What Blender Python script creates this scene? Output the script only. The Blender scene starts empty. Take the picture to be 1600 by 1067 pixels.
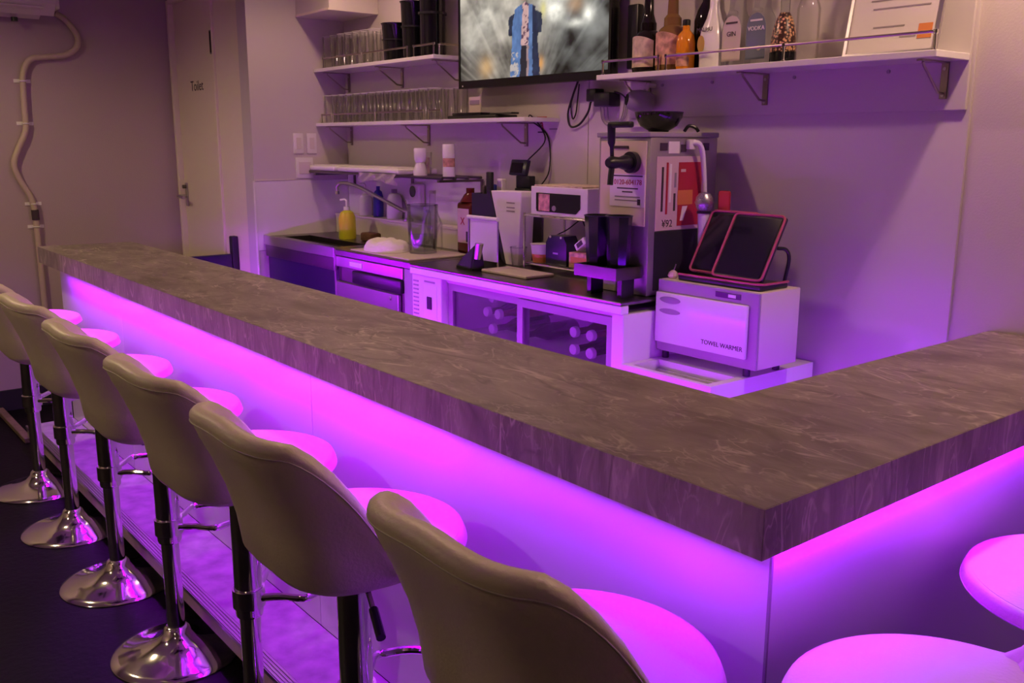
import bpy, bmesh, math, random
from mathutils import Matrix, Vector
random.seed(7)
PI = math.pi
scene = bpy.context.scene
COL = scene.collection

# ------------------------------------------------------------------ camera, world, exposure
cam_data = bpy.data.cameras.new('camera')
cam_data.sensor_width = 36.0
cam_data.lens = 32.883
cam_data.clip_start = 0.05
cam = bpy.data.objects.new('camera', cam_data)
COL.objects.link(cam)
cam.matrix_world = Matrix(((0.62598, -0.16406, 0.76238, 0.78767),
                           (0.77983, 0.12809, -0.61275, -1.11861),
                           (0.00288, 0.97810, 0.20812, 1.60000),
                           (0, 0, 0, 1)))
scene.camera = cam
world = bpy.data.worlds.new('world')
scene.world = world
world.use_nodes = True
world.node_tree.nodes['Background'].inputs[0].default_value = (0.01, 0.008, 0.012, 1)
world.node_tree.nodes['Background'].inputs[1].default_value = 0.3
scene.view_settings.view_transform = 'Standard'
scene.view_settings.look = 'None'
scene.view_settings.exposure = 0.0
scene.view_settings.gamma = 1.0
scene.view_settings.use_curve_mapping = False
scene.cycles.use_denoising = True
scene.cycles.transparent_max_bounces = 24
scene.cycles.max_bounces = 8
scene.cycles.adaptive_threshold = 0.025

# light levels
WARM = (1.0, 0.62, 0.44)
WARM_FRONT = (1.0, 0.74, 0.42)
DOWNLIGHTS = [  # x, y, watts, colour: recessed ceiling lamps of the room
    (-0.22, 1.32, 11.0, WARM), (-3.3, 1.12, 5.0, WARM), (-1.9, 0.60, 6.0, WARM),
    (-4.2, -0.9, 13.0, WARM_FRONT), (-2.6, -2.5, 11.0, WARM_FRONT), (1.3, 1.0, 0.8, WARM), (0.4, -2.2, 1.2, WARM_FRONT)]
LED_FAR = ((0.42, 0.0, 1.0), 205.0)
LED_MID = ((0.42, 0.0, 1.0), 205.0)
LED_NEAR = ((0.31, 0.0, 1.0), 118.0)
LED_IN_LONG = ((0.42, 0.0, 1.0), 380.0)
LED_IN_SHORT = ((0.20, 0.0, 1.0), 120.0)

# ------------------------------------------------------------------ materials
MATS = {}

def mat(name, col, rough=0.5, metal=0.0, spec=0.5, emit=None, estr=0.0, coat=0.0, noise=None, bump=None):
    """plain principled material with optional colour noise (scale, amount) and bump (scale, strength)"""
    if name in MATS:
        return MATS[name]
    m = bpy.data.materials.new(name)
    m.use_nodes = True
    nt = m.node_tree
    b = nt.nodes['Principled BSDF']
    b.inputs['Base Color'].default_value = (*col, 1)
    b.inputs['Roughness'].default_value = rough
    b.inputs['Metallic'].default_value = metal
    b.inputs['Specular IOR Level'].default_value = spec
    b.inputs['Coat Weight'].default_value = coat
    b.inputs['Coat Roughness'].default_value = 0.06
    if emit:
        b.inputs['Emission Color'].default_value = (*emit, 1)
        b.inputs['Emission Strength'].default_value = estr
    tc = None
    if noise or bump:
        tc = nt.nodes.new('ShaderNodeTexCoord')
    if noise:
        n = nt.nodes.new('ShaderNodeTexNoise')
        n.inputs['Scale'].default_value = noise[0]
        n.inputs['Detail'].default_value = 5
        nt.links.new(tc.outputs['Object'], n.inputs['Vector'])
        r = nt.nodes.new('ShaderNodeValToRGB')
        a = noise[1]
        r.color_ramp.elements[0].position = 0.3
        r.color_ramp.elements[1].position = 0.7
        r.color_ramp.elements[0].color = (*[max(0, c * (1 - a)) for c in col], 1)
        r.color_ramp.elements[1].color = (*[min(1, c * (1 + a)) for c in col], 1)
        nt.links.new(n.outputs['Fac'], r.inputs['Fac'])
        nt.links.new(r.outputs['Color'], b.inputs['Base Color'])
    if bump:
        n2 = nt.nodes.new('ShaderNodeTexNoise')
        n2.inputs['Scale'].default_value = bump[0]
        n2.inputs['Detail'].default_value = 4
        nt.links.new(tc.outputs['Object'], n2.inputs['Vector'])
        bp = nt.nodes.new('ShaderNodeBump')
        bp.inputs['Strength'].default_value = bump[1]
        bp.inputs['Distance'].default_value = 0.01
        nt.links.new(n2.outputs['Fac'], bp.inputs['Height'])
        nt.links.new(bp.outputs['Normal'], b.inputs['Normal'])
    MATS[name] = m
    return m


def glass_mat(name, tint=(1, 1, 1), refl=0.9, rough=0.03):
    """thin glass: clear pane with a fresnel sheen"""
    if name in MATS:
        return MATS[name]
    m = bpy.data.materials.new(name)
    m.use_nodes = True
    nt = m.node_tree
    nt.nodes.clear()
    out = nt.nodes.new('ShaderNodeOutputMaterial')
    tr = nt.nodes.new('ShaderNodeBsdfTransparent')
    tr.inputs['Color'].default_value = (*tint, 1)
    gl = nt.nodes.new('ShaderNodeBsdfGlossy')
    gl.inputs['Roughness'].default_value = rough
    lw = nt.nodes.new('ShaderNodeLayerWeight')
    lw.inputs['Blend'].default_value = 0.2
    mul = nt.nodes.new('ShaderNodeMath')
    mul.operation = 'MULTIPLY_ADD'
    mul.inputs[1].default_value = refl
    mul.inputs[2].default_value = 0.03
    mx = nt.nodes.new('ShaderNodeMixShader')
    nt.links.new(lw.outputs['Fresnel'], mul.inputs[0])
    nt.links.new(mul.outputs[0], mx.inputs['Fac'])
    nt.links.new(tr.outputs[0], mx.inputs[1])
    nt.links.new(gl.outputs[0], mx.inputs[2])
    nt.links.new(mx.outputs[0], out.inputs['Surface'])
    MATS[name] = m
    return m


def marble_mat(name, stretch):
    """grey-brown stone laminate: clouded base with thin pale and dark veins"""
    m = bpy.data.materials.new(name)
    m.use_nodes = True
    nt = m.node_tree
    b = nt.nodes['Principled BSDF']
    b.inputs['Roughness'].default_value = 0.42
    b.inputs['Specular IOR Level'].default_value = 0.4
    tc = nt.nodes.new('ShaderNodeTexCoord')
    mp = nt.nodes.new('ShaderNodeMapping')
    mp.inputs['Scale'].default_value = stretch
    mp.inputs['Rotation'].default_value = (0, 0, 0.35)
    nt.links.new(tc.outputs['Object'], mp.inputs['Vector'])
    big = nt.nodes.new('ShaderNodeTexNoise')
    big.inputs['Scale'].default_value = 4.0
    big.inputs['Detail'].default_value = 8
    big.inputs['Roughness'].default_value = 0.65
    big.inputs['Distortion'].default_value = 0.6
    nt.links.new(mp.outputs[0], big.inputs['Vector'])
    r1 = nt.nodes.new('ShaderNodeValToRGB')
    e = r1.color_ramp.elements
    e[0].position = 0.32
    e[0].color = (0.150, 0.120, 0.112, 1)
    e[1].position = 0.68
    e[1].color = (0.33, 0.270, 0.252, 1)
    nt.links.new(big.outputs['Fac'], r1.inputs['Fac'])

    def vein(scale, width, dist):
        n = nt.nodes.new('ShaderNodeTexNoise')
        n.inputs['Scale'].default_value = scale
        n.inputs['Detail'].default_value = 3
        n.inputs['Distortion'].default_value = dist
        nt.links.new(mp.outputs[0], n.inputs['Vector'])
        s = nt.nodes.new('ShaderNodeMath')
        s.operation = 'SUBTRACT'
        s.inputs[1].default_value = 0.5
        nt.links.new(n.outputs['Fac'], s.inputs[0])
        a = nt.nodes.new('ShaderNodeMath')
        a.operation = 'ABSOLUTE'
        nt.links.new(s.outputs[0], a.inputs[0])
        mr = nt.nodes.new('ShaderNodeMapRange')
        mr.inputs['From Min'].default_value = 0.0
        mr.inputs['From Max'].default_value = width
        mr.inputs['To Min'].default_value = 1.0
        mr.inputs['To Max'].default_value = 0.0
        nt.links.new(a.outputs[0], mr.inputs['Value'])
        return mr.outputs[0]

    def mixc(prev, fac, colr, amt):
        mul = nt.nodes.new('ShaderNodeMath')
        mul.operation = 'MULTIPLY'
        mul.inputs[1].default_value = amt
        nt.links.new(fac, mul.inputs[0])
        mx = nt.nodes.new('ShaderNodeMixRGB')
        mx.inputs['Color2'].default_value = (*colr, 1)
        nt.links.new(mul.outputs[0], mx.inputs['Fac'])
        nt.links.new(prev, mx.inputs['Color1'])
        return mx.outputs[0]
    def mul2(a_, b_):
        mm = nt.nodes.new('ShaderNodeMath')
        mm.operation = 'MULTIPLY'
        nt.links.new(a_, mm.inputs[0])
        nt.links.new(b_, mm.inputs[1])
        return mm.outputs[0]

    def patch(scale, lo, hi):
        n = nt.nodes.new('ShaderNodeTexNoise')
        n.inputs['Scale'].default_value = scale
        n.inputs['Detail'].default_value = 2
        nt.links.new(mp.outputs[0], n.inputs['Vector'])
        mr = nt.nodes.new('ShaderNodeMapRange')
        mr.inputs['From Min'].default_value = lo
        mr.inputs['From Max'].default_value = hi
        nt.links.new(n.outputs['Fac'], mr.inputs['Value'])
        return mr.outputs[0]
    c = mixc(r1.outputs['Color'], mul2(vein(3.6, 0.020, 0.9), patch(5.0, 0.42, 0.62)), (0.58, 0.49, 0.44), 0.8)
    c = mixc(c, mul2(vein(7.5, 0.022, 0.7), patch(7.0, 0.45, 0.62)), (0.50, 0.42, 0.38), 0.7)
    c = mixc(c, mul2(vein(15.0, 0.03, 0.5), patch(9.0, 0.45, 0.65)), (0.42, 0.36, 0.33), 0.6)
    c = mixc(c, mul2(vein(2.8, 0.03, 0.8), patch(4.0, 0.45, 0.6)), (0.08, 0.065, 0.06), 0.6)
    nt.links.new(c, b.inputs['Base Color'])
    MATS[name] = m
    return m


marble_mat('stone_laminate', (0.9, 1.9, 1.0))
marble_mat('stone_laminate_edge', (2.4, 2.4, 0.7))
mat('white_panel', (0.80, 0.78, 0.78), 0.16, spec=0.6)
mat('wall_paint', (0.60, 0.54, 0.50), 0.75, bump=(160, 0.08))
mat('wall_left_paint', (0.42, 0.33, 0.33), 0.8, bump=(160, 0.1))
mat('wall_board', (0.62, 0.57, 0.55), 0.38)
mat('ceiling_paint', (0.6, 0.56, 0.53), 0.9)
mat('floor_dark', (0.005, 0.004, 0.004), 0.5, spec=0.14, noise=(3.0, 0.5), bump=(40, 0.15))
mat('leather', (0.72, 0.64, 0.50), 0.42, bump=(140, 0.12))
mat('leather_seam', (0.55, 0.50, 0.44), 0.5)
mat('chrome', (0.86, 0.85, 0.86), 0.09, 1.0)
mat('steel', (0.55, 0.53, 0.52), 0.3, 1.0)
mat('server_steel', (0.40, 0.37, 0.36), 0.35, 0.6)
mat('steel_dark', (0.20, 0.18, 0.18), 0.3, 1.0)
mat('rail_metal', (0.36, 0.30, 0.28), 0.3, 1.0)
mat('black_plastic', (0.012, 0.012, 0.015), 0.35)
mat('black_gloss', (0.008, 0.008, 0.012), 0.1, spec=0.6)
mat('black_matte', (0.012, 0.012, 0.014), 0.7)
mat('navy_board', (0.012, 0.012, 0.03), 0.3)
mat('white_plastic', (0.78, 0.75, 0.73), 0.4)
mat('off_white', (0.70, 0.64, 0.58), 0.5)
mat('white_gloss', (0.82, 0.80, 0.80), 0.2)
mat('door_paint', (0.82, 0.74, 0.60), 0.5)
mat('grey_plastic', (0.33, 0.30, 0.32), 0.45)
mat('wood_trim', (0.22, 0.15, 0.11), 0.5, noise=(18, 0.3))
mat('step_laminate', (0.42, 0.38, 0.38), 0.5, noise=(14, 0.25))
mat('riser_laminate', (0.42, 0.34, 0.26), 0.5, noise=(10, 0.2))
mat('dark_wood', (0.05, 0.03, 0.025), 0.5, noise=(12, 0.4))
mat('pipe_beige', (0.50, 0.40, 0.32), 0.55)
mat('red_print', (0.40, 0.02, 0.035), 0.5)
mat('dark_print', (0.05, 0.03, 0.04), 0.6)
mat('grey_print', (0.28, 0.24, 0.25), 0.6)
mat('paper', (0.80, 0.75, 0.74), 0.65)
mat('pink_paper', (0.62, 0.46, 0.46), 0.65)
mat('orange_print', (0.60, 0.20, 0.05), 0.5)
mat('cloth_white', (0.80, 0.74, 0.72), 0.9, bump=(60, 0.4))
mat('sponge_brown', (0.13, 0.06, 0.035), 0.95, bump=(90, 0.8))
mat('yellow_plastic', (0.55, 0.56, 0.02), 0.35)
mat('blue_plastic', (0.02, 0.03, 0.22), 0.35)
mat('amber_glass', (0.12, 0.04, 0.01), 0.1)
mat('brown_liquor', (0.20, 0.11, 0.035), 0.1)
mat('orange_liquor', (0.75, 0.27, 0.01), 0.12)
mat('dark_bottle', (0.01, 0.007, 0.008), 0.08)
mat('red_liquor', (0.10, 0.012, 0.008), 0.15)
mat('label_cream', (0.62, 0.50, 0.36), 0.55, noise=(30, 0.35))
mat('label_copper', (0.55, 0.30, 0.20), 0.5, noise=(40, 0.5))
mat('label_gold', (0.55, 0.36, 0.08), 0.35)
mat('server_front', (0.75, 0.68, 0.45), 0.3)
mat('label_grey', (0.62, 0.53, 0.47), 0.5)
mat('label_blue', (0.16, 0.19, 0.25), 0.4)
mat('tv_frame', (0.006, 0.006, 0.008), 0.25)
mat('magenta_rim', (0.42, 0.08, 0.12), 0.4)
mat('grille', (0.55, 0.55, 0.60), 0.35, 0.9, noise=(300, 0.5))
mat('clear_tint', (0.5, 0.5, 0.5), 0.2)
glass_mat('glass', (0.985, 0.985, 0.985), 0.45, 0.08)
glass_mat('glass_gray', (0.86, 0.87, 0.90), 0.5, 0.06)
glass_mat('glass_pane', (0.86, 0.85, 0.88), 0.5)
mat('ceiling_lamp', (1, 1, 1), emit=(1.0, 0.75, 0.5), estr=6.0)


for nm, (lc, lp) in (('led_far', LED_FAR), ('led_mid', LED_MID), ('led_near', LED_NEAR), ('led_inner_long', LED_IN_LONG), ('led_inner_short', LED_IN_SHORT)):
    mat(nm, (0.1, 0.0, 0.15), emit=lc, estr=lp)

# speckled label for the patterned bottle
def speckle_mat():
    m = bpy.data.materials.new('label_speckle')
    m.use_nodes = True
    nt = m.node_tree
    b = nt.nodes['Principled BSDF']
    tc = nt.nodes.new('ShaderNodeTexCoord')
    v = nt.nodes.new('ShaderNodeTexVoronoi')
    v.inputs['Scale'].default_value = 110
    nt.links.new(tc.outputs['Object'], v.inputs['Vector'])
    r = nt.nodes.new('ShaderNodeValToRGB')
    r.color_ramp.elements[0].color = (0.65, 0.20, 0.06, 1)
    r.color_ramp.elements[1].color = (0.05, 0.02, 0.02, 1)
    r.color_ramp.elements[1].position = 0.55
    mid = r.color_ramp.elements.new(0.3)
    mid.color = (0.75, 0.45, 0.25, 1)
    nt.links.new(v.outputs['Distance'], r.inputs['Fac'])
    nt.links.new(r.outputs['Color'], b.inputs['Base Color'])
    b.inputs['Roughness'].default_value = 0.3
    MATS['label_speckle'] = m
speckle_mat()

# ------------------------------------------------------------------ mesh helpers
def new():
    return bmesh.new()


def box(bm, x0, x1, y0, y1, z0, z1, bev=0.0, seg=2, rot=None, about=None):
    vs = [bm.verts.new((x, y, z)) for x in (x0, x1) for y in (y0, y1) for z in (z0, z1)]
    fs = []
    for q in ((0, 1, 3, 2), (4, 6, 7, 5), (0, 4, 5, 1), (2, 3, 7, 6), (0, 2, 6, 4), (1, 5, 7, 3)):
        fs.append(bm.faces.new([vs[i] for i in q]))
    geo = vs
    if bev > 0:
        es = list({e for f in fs for e in f.edges})
        r = bmesh.ops.bevel(bm, geom=es, offset=bev, segments=seg, affect='EDGES', profile=0.5)
        geo = list({v for f in r['faces'] for v in f.verts} | {v for v in vs if v.is_valid})
    if rot is not None:
        bmesh.ops.rotate(bm, verts=geo, cent=about or ((x0 + x1) / 2, (y0 + y1) / 2, (z0 + z1) / 2), matrix=rot)
    return geo


def lathe(bm, prof, c=(0, 0, 0), seg=28, sx=1.0, sy=1.0):
    """revolve (radius, z) pairs about a vertical axis through c"""
    rings = []
    for r, z in prof:
        if r < 1e-5:
            rings.append([bm.verts.new((c[0], c[1], c[2] + z))])
        else:
            rings.append([bm.verts.new((c[0] + sx * r * math.cos(2 * PI * k / seg), c[1] + sy * r * math.sin(2 * PI * k / seg), c[2] + z)) for k in range(seg)])
    for a, b in zip(rings, rings[1:]):
        for k in range(seg):
            k2 = (k + 1) % seg
            if len(a) == 1 and len(b) == 1:
                continue
            if len(a) == 1:
                bm.faces.new((a[0], b[k2], b[k]))
            elif len(b) == 1:
                bm.faces.new((a[k], a[k2], b[0]))
            else:
                bm.faces.new((a[k], a[k2], b[k2], b[k]))
    return [v for r in rings for v in r]


def tube(bm, pts, r, seg=8, closed=False):
    pts = [Vector(p) for p in pts]
    n = len(pts)
    rings = []
    up = None
    for i in range(n):
        a = pts[(i - 1) % n] if (closed or i > 0) else pts[i]
        b = pts[(i + 1) % n] if (closed or i < n - 1) else pts[i]
        t = (b - a).normalized()
        if up is None:
            up = Vector((0, 0, 1)) if abs(t.z) < 0.9 else Vector((1, 0, 0))
        u = (up - t * up.dot(t))
        if u.length < 1e-4:
            u = t.orthogonal()
        u.normalize()
        up = u
        w = t.cross(u)
        rr = r[i] if isinstance(r, (list, tuple)) else r
        rings.append([bm.verts.new(pts[i] + rr * (u * math.cos(2 * PI * k / seg) + w * math.sin(2 * PI * k / seg))) for k in range(seg)])
    m = n if closed else n - 1
    for i in range(m):
        a, b = rings[i], rings[(i + 1) % n]
        for k in range(seg):
            bm.faces.new((a[k], a[(k + 1) % seg], b[(k + 1) % seg], b[k]))
    if not closed:
        bm.faces.new(list(reversed(rings[0])))
        bm.faces.new(rings[-1])


def smooth_path(pts, n=8):
    """catmull-rom through the points"""
    P = [Vector(p) for p in pts]
    P = [P[0] * 2 - P[1]] + P + [P[-1] * 2 - P[-2]]
    out = []
    for i in range(1, len(P) - 2):
        for k in range(n):
            t = k / n
            out.append(0.5 * ((2 * P[i]) + (P[i + 1] - P[i - 1]) * t + (2 * P[i - 1] - 5 * P[i] + 4 * P[i + 1] - P[i + 2]) * t * t + (3 * P[i] - P[i - 1] - 3 * P[i + 1] + P[i + 2]) * t ** 3))
    out.append(P[-2])
    return out


def prism(bm, poly, h0, h1, axis='z'):
    """extrude a 2-D polygon; axis gives the extrusion direction ('z': (x,y), 'y': (x,z), 'x': (y,z))"""
    def pt(p, h):
        return {'z': (p[0], p[1], h), 'y': (p[0], h, p[1]), 'x': (h, p[0], p[1])}[axis]
    a = [bm.verts.new(pt(p, h0)) for p in poly]
    b = [bm.verts.new(pt(p, h1)) for p in poly]
    n = len(poly)
    bm.faces.new(a)
    bm.faces.new(list(reversed(b)))
    for i in range(n):
        bm.faces.new((a[i], b[i], b[(i + 1) % n], a[(i + 1) % n]))
    return a + b


def obj(name, bm, m, parent=None, sharp=35):
    bmesh.ops.recalc_face_normals(bm, faces=bm.faces)
    for f in bm.faces:
        f.smooth = True
    lim = math.radians(sharp)
    for e in bm.edges:
        if len(e.link_faces) == 2 and e.calc_face_angle(0) > lim:
            e.smooth = False
    if parent is not None and '_o' in parent:
        bmesh.ops.translate(bm, verts=bm.verts, vec=-Vector(parent['_o']))
    me = bpy.data.meshes.new(name)
    bm.to_mesh(me)
    bm.free()
    me.materials.append(MATS[m])
    o = bpy.data.objects.new(name, me)
    COL.objects.link(o)
    if parent is not None:
        o.parent = parent
        if '_o' in parent:
            o['_o'] = parent['_o']
    return o


def tag(o, label, cat, group=None):
    o['label'] = label
    o['category'] = cat
    if group:
        o['group'] = group
    return o


def thing(name, label, cat, loc=(0, 0, 0), group=None):
    """an Empty at the base of a thing; parts below it are written in world coordinates"""
    o = bpy.data.objects.new(name, None)
    COL.objects.link(o)
    o.location = loc
    o.empty_display_size = 0.05
    o['_o'] = tuple(float(v) for v in loc)
    return tag(o, label, cat, group)


def solo(name, bm, m, label, cat, loc=None, group=None, sharp=35):
    """a thing that is one mesh, origin at its base"""
    if loc is None:
        xs = [v.co for v in bm.verts]
        loc = (sum(v.x for v in xs) / len(xs), sum(v.y for v in xs) / len(xs), min(v.z for v in xs))
    bmesh.ops.translate(bm, verts=bm.verts, vec=-Vector(loc))
    o = obj(name, bm, m, None, sharp)
    o.location = loc
    return tag(o, label, cat, group)


def struct(name, bm, m, parent=None):
    o = obj(name, bm, m, parent)
    if parent is None:
        o['kind'] = 'structure'
    return o


def dup(root, loc, rz=0.0, label=None, group=None):
    r = root.copy()
    COL.objects.link(r)
    r.location = loc
    r.rotation_euler = (0, 0, rz)
    if label:
        r['label'] = label
    if group:
        r['group'] = group
    for ch in list(root.children):
        c = ch.copy()
        COL.objects.link(c)
        c.parent = r
        for g in list(ch.children):
            d = g.copy()
            COL.objects.link(d)
            d.parent = c
    return r


def lettering(name, body, size, m, parent, loc, rot, align='CENTER', ext=0.0006):
    cu = bpy.data.curves.new(name, 'FONT')
    cu.body = body
    cu.size = size
    cu.align_x = align
    cu.align_y = 'CENTER'
    cu.extrude = ext
    cu.resolution_u = 3
    t = bpy.data.objects.new('tmp_text', cu)
    COL.objects.link(t)
    dg = bpy.context.evaluated_depsgraph_get()
    me = bpy.data.meshes.new_from_object(t.evaluated_get(dg))
    bpy.data.objects.remove(t)
    bpy.data.curves.remove(cu)
    me.name = name
    me.materials.clear()
    me.materials.append(MATS[m])
    off = Vector(parent['_o']) if '_o' in parent else Vector((0, 0, 0))
    me.transform(Matrix.Translation(Vector(loc) - off) @ rot.to_4x4())
    o = bpy.data.objects.new(name, me)
    COL.objects.link(o)
    o.parent = parent
    return o


FACE_Y = Matrix.Rotation(PI / 2, 3, 'X')                                   # reads from the -Y side
FACE_X = Matrix.Rotation(PI / 2, 3, 'Z') @ Matrix.Rotation(PI / 2, 3, 'X')  # reads from the +X side

CT = 1.064      # bar counter top
KT = 1.08       # back counter top
YB = 1.65       # face of back wall boarding
XL = -4.21      # side wall of the sink niche
YD = 1.06       # wall with the toilet door
XLW = -5.38     # left wall
H = 2.65        # ceiling

# ------------------------------------------------------------------ the room
b = new(); box(b, -5.6, 3.2, -3.2, 1.9, -0.1, 0.0); struct('floor', b, 'floor_dark')
b = new(); box(b, -5.6, 3.2, -3.2, 1.9, H, H + 0.1); struct('ceiling', b, 'ceiling_paint')
b = new(); box(b, XL - 0.12, 3.2, YB + 0.012, 1.85, 0, H); wall_back = struct('wall_back', b, 'wall_paint')
for x0, x1 in ((XL, -2.152), (-2.149, -0.552)):
    b = new(); box(b, x0, x1, YB, YB + 0.0118, 0, H - 0.002, 0.0012, 1); obj('wall_panel', b, 'wall_board', wall_back)
b = new(); box(b, -1.905, -0.56, YB - 0.012, YB - 0.0002, 1.695, H - 0.002, 0.002, 1); obj('wall_panel', b, 'wall_board', wall_back)
for x in (-1.73, -1.49, -1.143, -0.807):
    b = new(); tube(b, [(x, YB - 0.0115, 1.815), (x, YB - 0.016, 1.815)], 0.006, 8); obj('screw_cap', b, 'grey_plastic', wall_back)
b = new(); box(b, -5.5, XLW, -3.2, 1.2, 0, H); struct('wall_left', b, 'wall_left_paint')
b = new(); box(b, -5.5, 3.2, -3.3, -3.2, 0, H); struct('wall_front', b, 'wall_left_paint')
b = new(); box(b, 3.2, 3.3, -3.2, 1.85, 0, H); struct('wall_right', b, 'wall_paint')
b = new(); box(b, XL - 0.12, XL, YD, YB + 0.012, 0, H); struct('wall_niche', b, 'wall_board')
b = new(); box(b, -4.655, XL - 0.1205, YD, YD + 0.1, 0, H); box(b, XLW, -4.655, YD, YD + 0.1, 2.46, H); struct('wall_toilet', b, 'door_paint')
b = new(); box(b, XLW + 0.0005, XLW + 0.012, -3.2, 0.9, 0, 0.13, 0.003, 1); struct('baseboard_left', b, 'black_matte')
b = new(); box(b, XLW + 0.013, -4.62, -0.145, -0.105, 0, 0.03, 0.004, 1); struct('trim_1', b, 'wood_trim')
# splash board on the niche wall and back wall
b = new(); box(b, XL + 0.0003, XL + 0.006, YD + 0.002, YB - 0.001, 1.0, 1.385, 0.001, 1); t2 = struct('trim_2', b, 'white_panel')
b = new(); box(b, XL + 0.0003, XL + 0.010, YD + 0.002, 1.30, 1.3855, 1.392, 0.001, 1); obj('cap_strip', b, 'off_white', t2)
b = new(); box(b, XL - 0.005, XL + 0.012, YD - 0.008, YD + 0.0015, 0.0, 1.385, 0.002, 1); obj('edge_strip', b, 'white_plastic', t2)
b = new(); box(b, XL + 0.0065, -2.86, YB - 0.006, YB - 0.0005, 1.0, 1.43, 0.001, 1); struct('trim_3', b, 'white_panel')
# duct box high in the niche corner
bx = thing('wall_duct_box', 'square beige boxed duct high in the corner above the glass shelf', 'duct box', (-4.02, 1.5, 2.275))
b = new(); box(b, XL + 0.0005, -3.82, 1.353, YB - 0.0005, 2.275, H - 0.001, 0.002, 1); obj('casing', b, 'off_white', bx)
b = new(); box(b, XL + 0.002, -3.822, 1.350, 1.3528, 2.275, 2.287, 0.001, 1); obj('lower_lip', b, 'door_paint', bx)

# toilet door
d = new(); box(d, -5.345, -4.675, 1.078, 1.115, 0.01, 2.435, 0.002, 1)
door = struct('door_1', d, 'door_paint')
for x0, x1 in ((-5.378, -5.347), (-4.673, -4.6555)):
    b = new(); box(b, x0, x1, 1.045, 1.12, 0, 2.459, 0.003, 1); obj('door_frame', b, 'door_paint', door)
b = new(); box(b, -5.347, -4.673, 1.045, 1.12, 2.437, 2.459, 0.003, 1); obj('door_frame', b, 'door_paint', door)
lettering('lettering', 'Toilet', 0.085, 'dark_print', door, (-5.02, 1.0775, 1.93), FACE_Y)
b = new(); box(b, -4.772, -4.735, 1.073, 1.0779, 2.1, 2.235, 0.003, 1); win = obj('vision_slot', b, 'steel_dark', door)
b = new(); box(b, -4.764, -4.743, 1.0715, 1.0729, 2.108, 2.227); obj('slot_glass', b, 'black_gloss', win)
b = new(); box(b, -5.325, -5.285, 1.070, 1.0779, 1.19, 1.34, 0.003, 1); hp = obj('handle_plate', b, 'steel', door)
b = new(); tube(b, [(-5.305, 1.07, 1.255), (-5.305, 1.02, 1.255), (-5.29, 1.012, 1.255), (-5.19, 1.012, 1.25)], 0.010, 8); obj('lever_handle', b, 'steel', hp)
b = new(); tube(b, [(-5.305, 1.07, 1.315), (-5.305, 1.05, 1.315)], 0.012, 10); obj('thumb_turn', b, 'steel_dark', hp)

# swing gate between bar end and kitchen
g = thing('swing_gate', 'low black swing gate between the bar end and the toilet wall', 'gate', (-4.5, 0.78, 0))
b = new(); box(b, -4.515, -4.485, 0.5, 1.02, 0.12, 0.958, 0.004, 1); obj('gate_leaf', b, 'navy_board', g)
b = new(); box(b, -4.525, -4.475, 1.022, 1.058, 0, 1.06, 0.004, 1); obj('hinge_post', b, 'black_matte', g)
for z in (0.3, 0.8):
    b = new(); tube(b, [(-4.5, 1.021, z - 0.04), (-4.5, 1.021, z + 0.04)], 0.008, 8); obj('hinge', b, 'steel_dark', g)

# ------------------------------------------------------------------ ceiling downlights
for i, (x, y, w, lamp_col) in enumerate(DOWNLIGHTS):
    t = thing('ceiling_downlight', ['round recessed downlight above the right end of the bottle shelf', 'round recessed downlight above the sink', 'round recessed downlight above the middle of the back aisle',
              'round recessed downlight above the far bar stools', 'round recessed downlight above the middle bar stools', 'round recessed downlight right of the short counter arm', 'round recessed downlight behind the nearest stool'][i],
              'ceiling light', (x, y, H), 'recessed ceiling downlights')
    b = new(); lathe(b, [(0.045, -0.001), (0.062, -0.001), (0.064, -0.006), (0.058, -0.012), (0.047, -0.012), (0.045, -0.001)], (x, y, H), 28); obj('trim_ring', b, 'white_plastic', t)
    b = new(); lathe(b, [(0, -0.004), (0.044, -0.004)], (x, y, H), 24); obj('lens', b, 'ceiling_lamp', t)
    ld = bpy.data.lights.new('downlight_bulb', 'SPOT')
    ld.energy = w * 4
    ld.color = lamp_col
    ld.spot_size = math.radians(168)
    ld.spot_blend = 0.5
    ld.shadow_soft_size = 0.045
    lo = bpy.data.objects.new('downlight_bulb', ld)
    COL.objects.link(lo)
    lo.location = (x - t.location[0], y - t.location[1], -0.03)
    lo.parent = t

# ------------------------------------------------------------------ bar counter
ct = thing('bar_countertop', 'L-shaped bar countertop of grey-brown veined stone laminate', 'countertop', (-1.6, 0.3, 0.981))
E1 = 0.0025
b = new()
prism(b, [(-4.546, E1), (-E1, E1), (-E1, 1.655), (-0.433, 1.655), (-0.433, 0.463), (-4.5, 0.463)], 0.981, CT)
obj('worktop', b, 'stone_laminate', ct)
b = new(); box(b, -4.546, -0.0008, 0, E1, 0.981, CT - 0.0005); obj('edge_band', b, 'stone_laminate_edge', ct)
b = new(); box(b, -E1, 0, 0.0008, 1.655, 0.981, CT - 0.0005); obj('edge_band', b, 'stone_laminate_edge', ct)

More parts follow.
